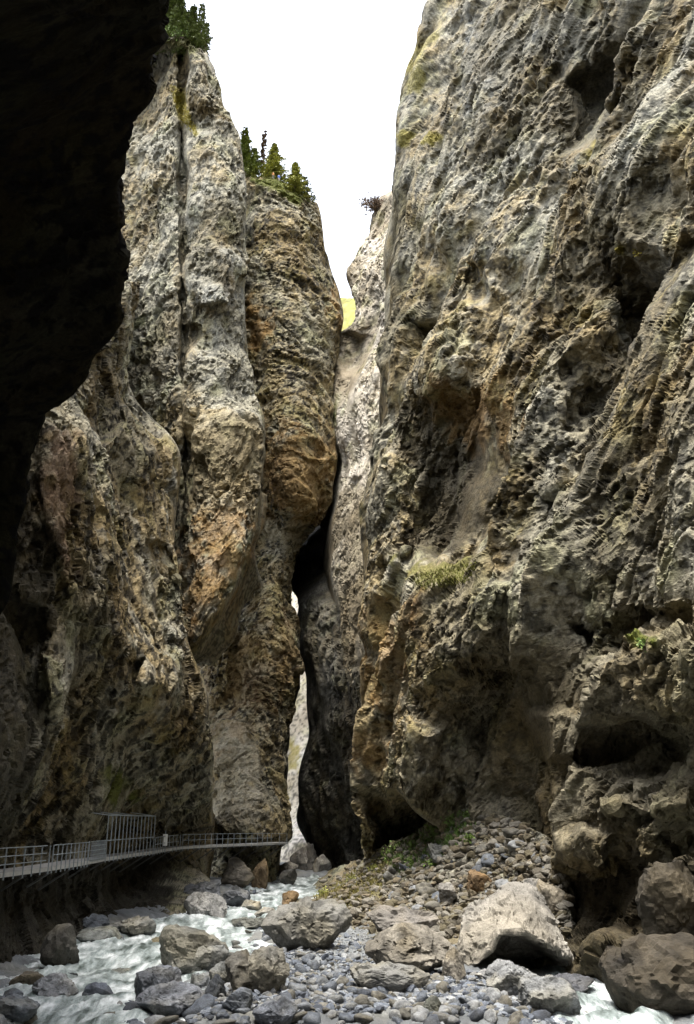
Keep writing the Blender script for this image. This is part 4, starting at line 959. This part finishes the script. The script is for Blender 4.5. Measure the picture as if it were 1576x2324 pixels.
def rail_run(name, label, s0, s1, gap, rails, h, r, post_r):
    e = empty(name, along(s0)); O = np.array(e.location); tag(e, label, 'railing')
    k = 0; s = s0; tops = []
    while s <= s1:
        p, t, n = frame(s)
        bars('post', [(p + n * .1 - O + np.array((0, 0, -.35)), p + n * (.1 + .0) - O + np.array((0, 0, h)))], post_r, M_STEEL, e, True)
        s += gap
    q = np.arange(s0, s1 + .5, 1.5)
    for hh in rails:
        bars('rail', [(frame(a)[0] + frame(a)[2] * .1 - O + np.array((0, 0, hh)), frame(b)[0] + frame(b)[2] * .1 - O + np.array((0, 0, hh))) for a, b in zip(q[:-1], q[1:])], r, M_STEEL, e)
    return e
sA, sB, sC, sD, sE = s_at(-330), s_at(108), s_at(200), s_at(236), s_at(345)
rail_run('railing', 'steel three-bar railing on the walkway nearest the viewer', sA, sB, 1.25, (1.1, .72, .35), 1.1, .026, .04)
rail_run('railing', 'closely posted grey railing between the three-bar railing and the wire mesh', sB + .4, sC, .8, (1.1, .6), 1.1, .024, .036)
# wire mesh panel
pm = empty('mesh_panel', along(sC)); O = np.array(pm.location); tag(pm, 'fine grey wire mesh panel beside the tall barred screen', 'railing')
bars('post', [(along(sC) - O, along(sC) - O + np.array((0, 0, 1.15)))], .05, M_STEEL, pm, True)
bars('post', [(along(sD) - O, along(sD) - O + np.array((0, 0, 1.15)))], .05, M_STEEL, pm, True)
bars('wire', [(along(q) + frame(q)[2] * .1 - O + np.array((0, 0, -.1)), along(q) + frame(q)[2] * .1 - O + np.array((0, 0, 1.15))) for q in np.arange(sC + .2, sD, .3)] +
     [(along(a) + frame(a)[2] * .1 - O + np.array((0, 0, z)), along(min(a + 1, sD)) + frame(a)[2] * .1 - O + np.array((0, 0, z))) for a in np.arange(sC, sD, 1.) for z in (1.12, .85, .58, .31, .04)], .02, M_STEEL, pm)
# tall barred screen
cg = empty('barred_screen', along(sD)); O = np.array(cg.location); tag(cg, 'tall grey barred screen with a top rail on the walkway', 'screen')
q = np.linspace(sD, sE, 14); H = 2.75
for a in q:
    p, t, n = frame(a); bars('bar', [(p + n * .1 - O + np.array((0, 0, -.3)), p + n * .1 - O + np.array((0, 0, H)))], .045, M_STEEL, cg, True)
for z in (H, 1.1):
    bars('rail', [(frame(a)[0] + frame(a)[2] * .1 - O + np.array((0, 0, z)), frame(b)[0] + frame(b)[2] * .1 - O + np.array((0, 0, z))) for a, b in zip(q[:-1], q[1:])], .045, M_STEEL, cg)
for a in (q[0], q[4], q[8], q[13]):
    p, t, n = frame(a); bars('roof_arm', [(p + n * .1 - O + np.array((0, 0, H)), p - n * 1.7 - t * 1.0 - O + np.array((0, 0, H + .25)))], .045, M_STEEL, cg, True)
rail_run('railing', 'low grey railing on the walkway beyond the tall barred screen', sE + .6, s_at(410), 1.0, (1.05, .5), 1.05, .028, .036)
rail_run('railing', 'thin far railing on the walkway running towards the slot', s_at(412), s_at(612), 1.45, (1.05, .55), 1.05, .024, .036)
rail_run('railing', 'last bare rail of the walkway at the mouth of the slot', s_at(614), s_at(652), 3.0, (1.0,), 1.0, .02, .03)
# small white board on a post
pb, t, n = frame(s_at(371))
wb = empty('notice_board', pb + n * .12); tag(wb, 'small white board fixed on the railing beyond the barred screen', 'sign')
bars('post', [((0, 0, -.3), (0, 0, 1.5))], .05, M_STEEL, wb, True)
bm = bmesh.new(); bmesh.ops.create_cube(bm, size=1.0)
for v in bm.verts: v.co = Vector((v.co.x * .42, v.co.y * .05 - .08, v.co.z * .95 + .75))
bmesh.ops.bevel(bm, geom=bm.edges, offset=.012, segments=1, affect='EDGES')
me = bpy.data.meshes.new('board'); bm.to_mesh(me); bm.free(); me.materials.append(M_WHITE); link('board', me, wb)

# ------------------------------------------------------------------ trees, bushes, low plants, people
def leaf_mat(name, col, var=.35):
    m = plain(name, col, .7, 0, var, 1.2); m.node_tree.nodes['Principled BSDF'].inputs['Subsurface Weight'].default_value = 0
    return m
M_SPR = leaf_mat('spruce_needles', (.075, .10, .02)); M_SPR2 = leaf_mat('pale_needles', (.25, .26, .06)); M_LEAF = leaf_mat('leaves', (.10, .16, .025)); M_RUST = leaf_mat('rusty_leaves', (.11, .07, .04))
M_MID = leaf_mat('mid_needles', (.13, .16, .03))
M_BARK = plain('bark', (.10, .075, .055), .9, 0, .3, 8)
def trunk_mesh(h, r, lean, seed):
    rng = np.random.default_rng(seed); V, F = [], []; n = 7; L = 9
    for i in range(L):
        f = i / (L - 1); cx, cy = lean[0] * f * h + rng.normal() * .02 * h * .3, lean[1] * f * h
        rr = r * (1 - f) ** .8 + .015
        V += [(cx + rr * math.cos(6.283 * k / n), cy + rr * math.sin(6.283 * k / n), f * h - .4) for k in range(n)]
    for i in range(L - 1):
        F += [(i*n + k, i*n + (k+1) % n, (i+1)*n + (k+1) % n, (i+1)*n + k) for k in range(n)]
    return V, F
def spruce(name, label, base, h, w, seed, mat, lean=(0, 0), dens=1.0, bare=.08, group='spruces on the left rim'):
    rng = np.random.default_rng(seed)
    root = empty(name, base); tag(root, label, 'tree', group)
    link('trunk', raw_mesh('trunk', *trunk_mesh(h, h * .018 + .04, lean, seed), M_BARK, True), root)
    V, F = [], []
    lev = int(h * 2.3)
    for i in range(lev):
        f = bare + (1 - bare) * (i + rng.random() * .6) / lev
        if f > .985: continue
        R = w * (1 - f) ** .85 * rng.uniform(.7, 1.15) + .12
        cx, cy = lean[0] * f * h, lean[1] * f * h
        for b in range(int(rng.integers(5, 9) * dens + .5)):
            a = rng.uniform(0, 6.283); rr = R * rng.uniform(.55, 1.1); ca, sa = math.cos(a), math.sin(a)
            drp = rng.uniform(.12, .42)
            m = max(3, int(rr / .22))
            for k in range(m):
                q = (k + .6) / m; px = rr * q; z = f * h - drp * rr * q ** 1.5 + .12 * rr * q
                for sgn in (-1, 1):
                    l = (.5 + .2 * rng.random()) * (1.15 - q * .6) * (h / 9) ** .3; ang = a + sgn * rng.uniform(.5, 1.1)
                    p0 = np.array((cx + px * ca, cy + px * sa, z + rng.normal() * .05))
                    tip = p0 + np.array((math.cos(ang) * l, math.sin(ang) * l, -.18 * l + rng.normal() * .08))
                    mid = (p0 + tip) / 2; wv = np.array((-math.sin(ang), math.cos(ang), rng.normal() * .8)) * l * .28
                    o = len(V); V += [p0, mid + wv, tip, mid - wv]; F.append((o, o + 1, o + 2, o + 3))
    link('crown', raw_mesh('crown', V, F, mat), root)
    return root
def bush(name, label, base, r, seed, mat, n=260, sq=(1, 1, .8), group=None, cat='bush', leaf=.22, lean=(0, 0)):
    rng = np.random.default_rng(seed)
    root = empty(name, base); tag(root, label, cat, group)
    segs = []; V, F = [], []
    for i in range(max(5, n // 25)):
        d = rng.normal(size=3); d[2] = abs(d[2]) + .3; d /= np.linalg.norm(d); tip = d * r * np.array(sq) * rng.uniform(.5, 1) + np.array((lean[0] * r, lean[1] * r, 0)) * rng.uniform(.3, 1)
        segs.append(((0, 0, -.2), tip))
        for k in range(25):
            p = tip * rng.uniform(.35, 1.05) + rng.normal(size=3) * r * .17
            u = rng.normal(size=3); u /= np.linalg.norm(u); w = np.cross(u, rng.normal(size=3)); w /= np.linalg.norm(w)
            l = leaf * rng.uniform(.5, 1.2); o = len(V)
            V += [p, p + u * l * .5 + w * l * .3, p + u * l, p + u * l * .5 - w * l * .3]; F.append((o, o + 1, o + 2, o + 3))
    bars('stem', segs, .02 + r * .012, M_BARK, root)
    link('foliage', raw_mesh('foliage', V, F, mat), root)
    return root
def rim(x, y, names):
    """foot of a plant: lowest spot of the sight line over x where rock is met"""
    for yy in range(int(y) - 30, int(y) + 120, 3):
        h = sight(x, yy, names)
        if h: return h[0]
    return Vector(at(x, y, 120))
LB, LF = ('cliff_left_buttress',), ('cliff_left_far_buttress',)
def tree_at(x, y, names, top, w, lab, seed, mat, back=0., **k):
    p = rim(x, y, names); p = p + Vector((-.3 * back, back, .15 * back)); d = math.hypot(p.y, p.z - EYE)
    px, py = proj(np.array((p.x, p.y, p.z))[None]); h = (py[0] - top) * d * 1.12 / FD
    return spruce('spruce_tree', lab, (p.x, p.y, p.z - .3), max(h, 1.5), 1.75 * w * d / FD, seed, mat, **k)
tree_at(392, 100, LB, -70, 26, 'tall dark spruce nearest the overhang on the upper left rim', 701, M_SPR, back=3)
tree_at(408, 100, LB, -20, 24, 'dark spruce second from the overhang on the upper left rim', 702, M_SPR, back=4)
tree_at(424, 104, LB, 18, 26, 'full dark spruce in the middle of the upper left rim', 703, M_SPR, back=1)
tree_at(438, 106, LB, 2, 20, 'slim tall spruce right of the middle on the upper left rim', 704, M_SPR, back=3)
tree_at(455, 112, LB, 0, 18, 'thin see-through spruce at the right end of the upper left rim', 705, M_SPR, back=2, dens=.35)
tree_at(466, 118, LB, 45, 14, 'scraggly low spruce hanging over the right end of the upper rim', 706, M_SPR, dens=.45)
tree_at(556, 395, LF, 282, 26, 'narrow dark spruce on the lower rim against the buttress', 711, M_MID, back=2)
tree_at(578, 398, LF, 330, 24, 'short dark spruce leaning outward on the lower rim', 712, M_MID, back=1)
tree_at(606, 405, LF, 288, 7, 'bare thin dead spruce between the two groups on the lower rim', 713, M_RUST, back=4, dens=.3)
tree_at(628, 408, LF, 318, 32, 'broad yellow-green larch in the middle of the lower rim', 714, M_SPR2, back=3)
tree_at(610, 408, LF, 372, 20, 'low green young spruce at the foot of the larch', 715, M_SPR2, back=1)
tree_at(672, 428, LF, 362, 26, 'green spruce right of the larch on the lower rim', 716, M_SPR2, back=1)
tree_at(692, 440, LF, 395, 16, 'sparse small spruce at the outer end of the lower rim', 717, M_SPR, dens=.5)
tree_at(710, 455, LF, 432, 10, 'last tiny scraggly tree on the edge of the lower rim', 718, M_SPR, dens=.5)
for i, (x, y, nm, r, lab) in enumerate([(386, 112, LB, 1.6, 'bright green bush under the upper rim spruces beside the overhang'), (415, 106, LB, 1.8, 'bright green bush below the middle upper rim spruces'),
        (575, 402, LF, 1.8, 'dark green bush under the narrow spruce on the lower rim'), (655, 425, LF, 1.5, 'green bush right of the walkers on the lower rim')]):
    p = rim(x, y, nm); bush('bush', lab, p, r, 730 + i, (M_LEAF, M_LEAF, M_SPR, M_SPR2)[i], 300, leaf=.4, group='bushes on the rims')
p = rim(858, 505, ('cliff_right_spire',))
bush('bush', 'rusty bush leaning out over the gap from the far right spire', (p.x, p.y, p.z), 3.6, 741, M_RUST, 900, (.8, .6, 1.0), leaf=.5, lean=(-.6, 0))
hit = sight(758, 945, ('cliff_right_spire', 'cliff_left_far_buttress'))
if hit: bush('bush', 'small green bush in the joint between the far buttress and the pale strip', hit[0], 1.5, 742, M_LEAF, 260, leaf=.35)
for i, (x, y, r, lab) in enumerate([(885, 1945, 1.0, 'dark green weed clump in the shade at the top of the scree'), (905, 1925, .9, 'dark leafy clump against the shaded rock above the scree'), (940, 1925, .8, 'bright green clump at the left top of the scree'),
        (985, 1890, .9, 'green clump on the upper scree below the small cave'), (1030, 1868, 1.0, 'long green clump along the upper edge of the scree'), (1062, 1852, .8, 'green clump at the very top of the scree'),
        (935, 1960, .8, 'green clump halfway down the left scree'), (985, 1965, .7, 'green clump in the middle of the scree beside the dark slab'), (1075, 1905, .6, 'small green clump on the right of the upper scree'),
        (735, 2030, .9, 'mossy clump at the left tip of the scree'), (668, 2080, .5, 'green tuft beside the orange-brown block'), (800, 2000, .8, 'yellow-green moss clump on the left ridge of the scree'), (850, 1975, .8, 'yellow-green clump on the crest of the left scree')]):
    hit = sight(x, y, ('scree_slope', 'gravel_bed'))
    if hit: bush('low_plant', lab, hit[0], r, 760 + i, (M_LEAF, M_SPR2)[i > 8], 180, (1.2, 1, .55), 'low plants on the scree', 'plant', .24)
for i, (x, y, nm, r, m, lab) in enumerate([(395, 205, 'cliff_left_buttress', 1.2, 'y', 'yellow shrub at the head of the grass streak on the left buttress'), (1455, 572, 'cliff_right', .5, 'y', 'yellow tuft in a hollow on the right wall'),
        (285, 705, 'cliff_left_buttress', 1.0, 'g', 'green tuft beside the black overhang on the left buttress'), (1465, 1470, 'cliff_right', .5, 'g', 'green tuft on the protruding rock band of the right wall')]):
    hit = sight(x, y, (nm,))
    if hit: bush('shrub', lab, hit[0], r, 790 + i, leaf_mat('yellow_leaves', (.24, .19, .02)) if m == 'y' else M_LEAF, 170, leaf=.22, group='tufts on the cliffs', cat='shrub')
# grass mats on ledges
def grass(name, label, polys, nm, n, col, seed, hgt=.5):
    rng = np.random.default_rng(seed); V, F = [], []
    for poly in polys:
        p_ = np.array(poly); lo, hi = p_.min(0), p_.max(0)
        for i in range(n):
            q = rng.uniform(lo, hi)
            if polydist_(poly, q[:1], q[1:])[0] < 0: continue
            h = sight(q[0], q[1], (nm,))
            if not h: continue
            b = np.array(h[0]); nn = np.array(h[1])
            for k in range(3):
                a = rng.uniform(0, 6.283); l = hgt * rng.uniform(.5, 1.2); wv = np.array((math.cos(a), math.sin(a), 0)) * .06
                tip = b + nn * l * .35 + np.array((rng.normal() * .3, rng.normal() * .3, .8 * rng.uniform(-.2, 1))) * l
                o = len(V); V += [b - wv, b + wv, tip]; F.append((o, o + 1, o + 2))
    if V:
        o = link(name, raw_mesh(name, V, F, leaf_mat(name + '_blades', col))); tag(o, label, 'grass', kind='stuff')
grass('grass', 'yellow grass streak hanging on the left buttress', [[(392, 215), (412, 225), (450, 302), (444, 312), (405, 265)]], 'cliff_left_buttress', 900, (.30, .25, .03), 811, .6)
grass('grass', 'yellow-green grass on the ledge under the great hollow', [[(930, 1312), (1000, 1292), (1092, 1275), (1060, 1325), (960, 1340)]], 'cliff_right', 900, (.17, .17, .04), 812, .35)
grass('grass', 'green turf on the lower left rim under the trees', [[(565, 395), (640, 400), (715, 450), (712, 466), (640, 425), (565, 410)]], 'cliff_left_far_buttress', 1200, (.16, .19, .03), 813, .6)

grass('moss', 'olive moss and dry grass on the left ridge of the scree', [[(712, 2035), (790, 1985), (860, 1950), (900, 1960), (880, 2010), (800, 2060), (730, 2070)]], 'scree_slope', 2600, (.13, .115, .025), 814, .32)
grass('grass', 'green weeds scattered over the upper scree', [[(860, 1950), (930, 1900), (1010, 1858), (1090, 1845), (1080, 1890), (1000, 1950), (920, 1990)]], 'scree_slope', 2600, (.07, .12, .02), 815, .45)
# two walkers on the lower rim
def walker(label, p, jacket, trousers, yaw, pack):
    V = [(0, 0, .95), (0, 0, 1.2), (0, .01, 1.42), (0, .0, 1.55), (0, -.02, 1.68),
         (.2, 0, 1.42), (.27, .03, 1.15), (.27, -.12, .95), (-.2, 0, 1.42), (-.27, .03, 1.15), (-.25, -.12, .95),
         (.1, 0, .9), (.12, -.06, .5), (.12, .02, .08), (.12, -.14, .04), (-.1, 0, .9), (-.12, .05, .5), (-.12, .1, .08), (-.12, -.06, .04)]
    E = [(0, 1), (1, 2), (2, 3), (3, 4), (2, 5), (5, 6), (6, 7), (2, 8), (8, 9), (9, 10), (0, 11), (11, 12), (12, 13), (13, 14), (0, 15), (15, 16), (16, 17), (17, 18)]
    R = [.16, .17, .17, .07, .11, .08, .06, .045, .08, .06, .045, .1, .075, .05, .045, .1, .075, .05, .045]
    me = bpy.data.meshes.new('person'); me.from_pydata(V, E, []); me.update()
    o = link('person', me, loc=p); o.rotation_euler.z = yaw
    md = o.modifiers.new('skin', 'SKIN')
    for sv, r in zip(me.skin_vertices[0].data, R): sv.radius = (r, r)
    me.skin_vertices[0].data[0].use_root = True
    o.modifiers.new('sub', 'SUBSURF').levels = 2; o.modifiers['sub'].render_levels = 2
    m, t, b = newmat('clothing'); N = t.nodes.new
    tc = N('ShaderNodeTexCoord'); sx = N('ShaderNodeSeparateXYZ'); t.links.new(tc.outputs['Object'], sx.inputs[0])
    cr = N('ShaderNodeValToRGB'); cr.color_ramp.interpolation = 'CONSTANT'
    mr = N('ShaderNodeMath'); mr.operation = 'DIVIDE'; mr.inputs[1].default_value = 2.0; t.links.new(sx.outputs['Z'], mr.inputs[0]); t.links.new(mr.outputs[0], cr.inputs[0])
    e = cr.color_ramp.elements; e[0].position = 0; e[0].color = (.05, .04, .03, 1); e[1].position = .05; e[1].color = (*trousers, 1)
    for pos, c in ((.46, jacket), (.765, (.45, .28, .2)), (.86, (.06, .04, .025))):
        q = e.new(pos); q.color = (*c, 1)
    t.links.new(cr.outputs[0], b.inputs['Base Color']); me.materials.append(m)
    bm = bmesh.new(); bmesh.ops.create_cube(bm, size=1.0)
    for v in bm.verts: v.co = Vector((v.co.x * .32, v.co.y * .2 + .26, v.co.z * .5 + 1.22))
    bmesh.ops.bevel(bm, geom=bm.edges, offset=.06, segments=2, affect='EDGES')
    bk = bpy.data.meshes.new('backpack'); bm.to_mesh(bk); bm.free(); bk.materials.append(plain('pack_cloth', pack)); link('backpack', bk, o)
    tag(o, label, 'person')
for x, lab, j, tr, pk in ((620, 'walker in an orange top standing among the trees on the lower rim', (.7, .28, .08), (.5, .48, .45), (.25, .2, .1)), (633, 'walker in a blue jacket beside the one in orange on the lower rim', (.05, .12, .42), (.4, .36, .3), (.03, .04, .1))):
    p = rim(x, 405, LF); walker(lab, (p.x, p.y + .3, p.z + .1), j, tr, .6, pk)
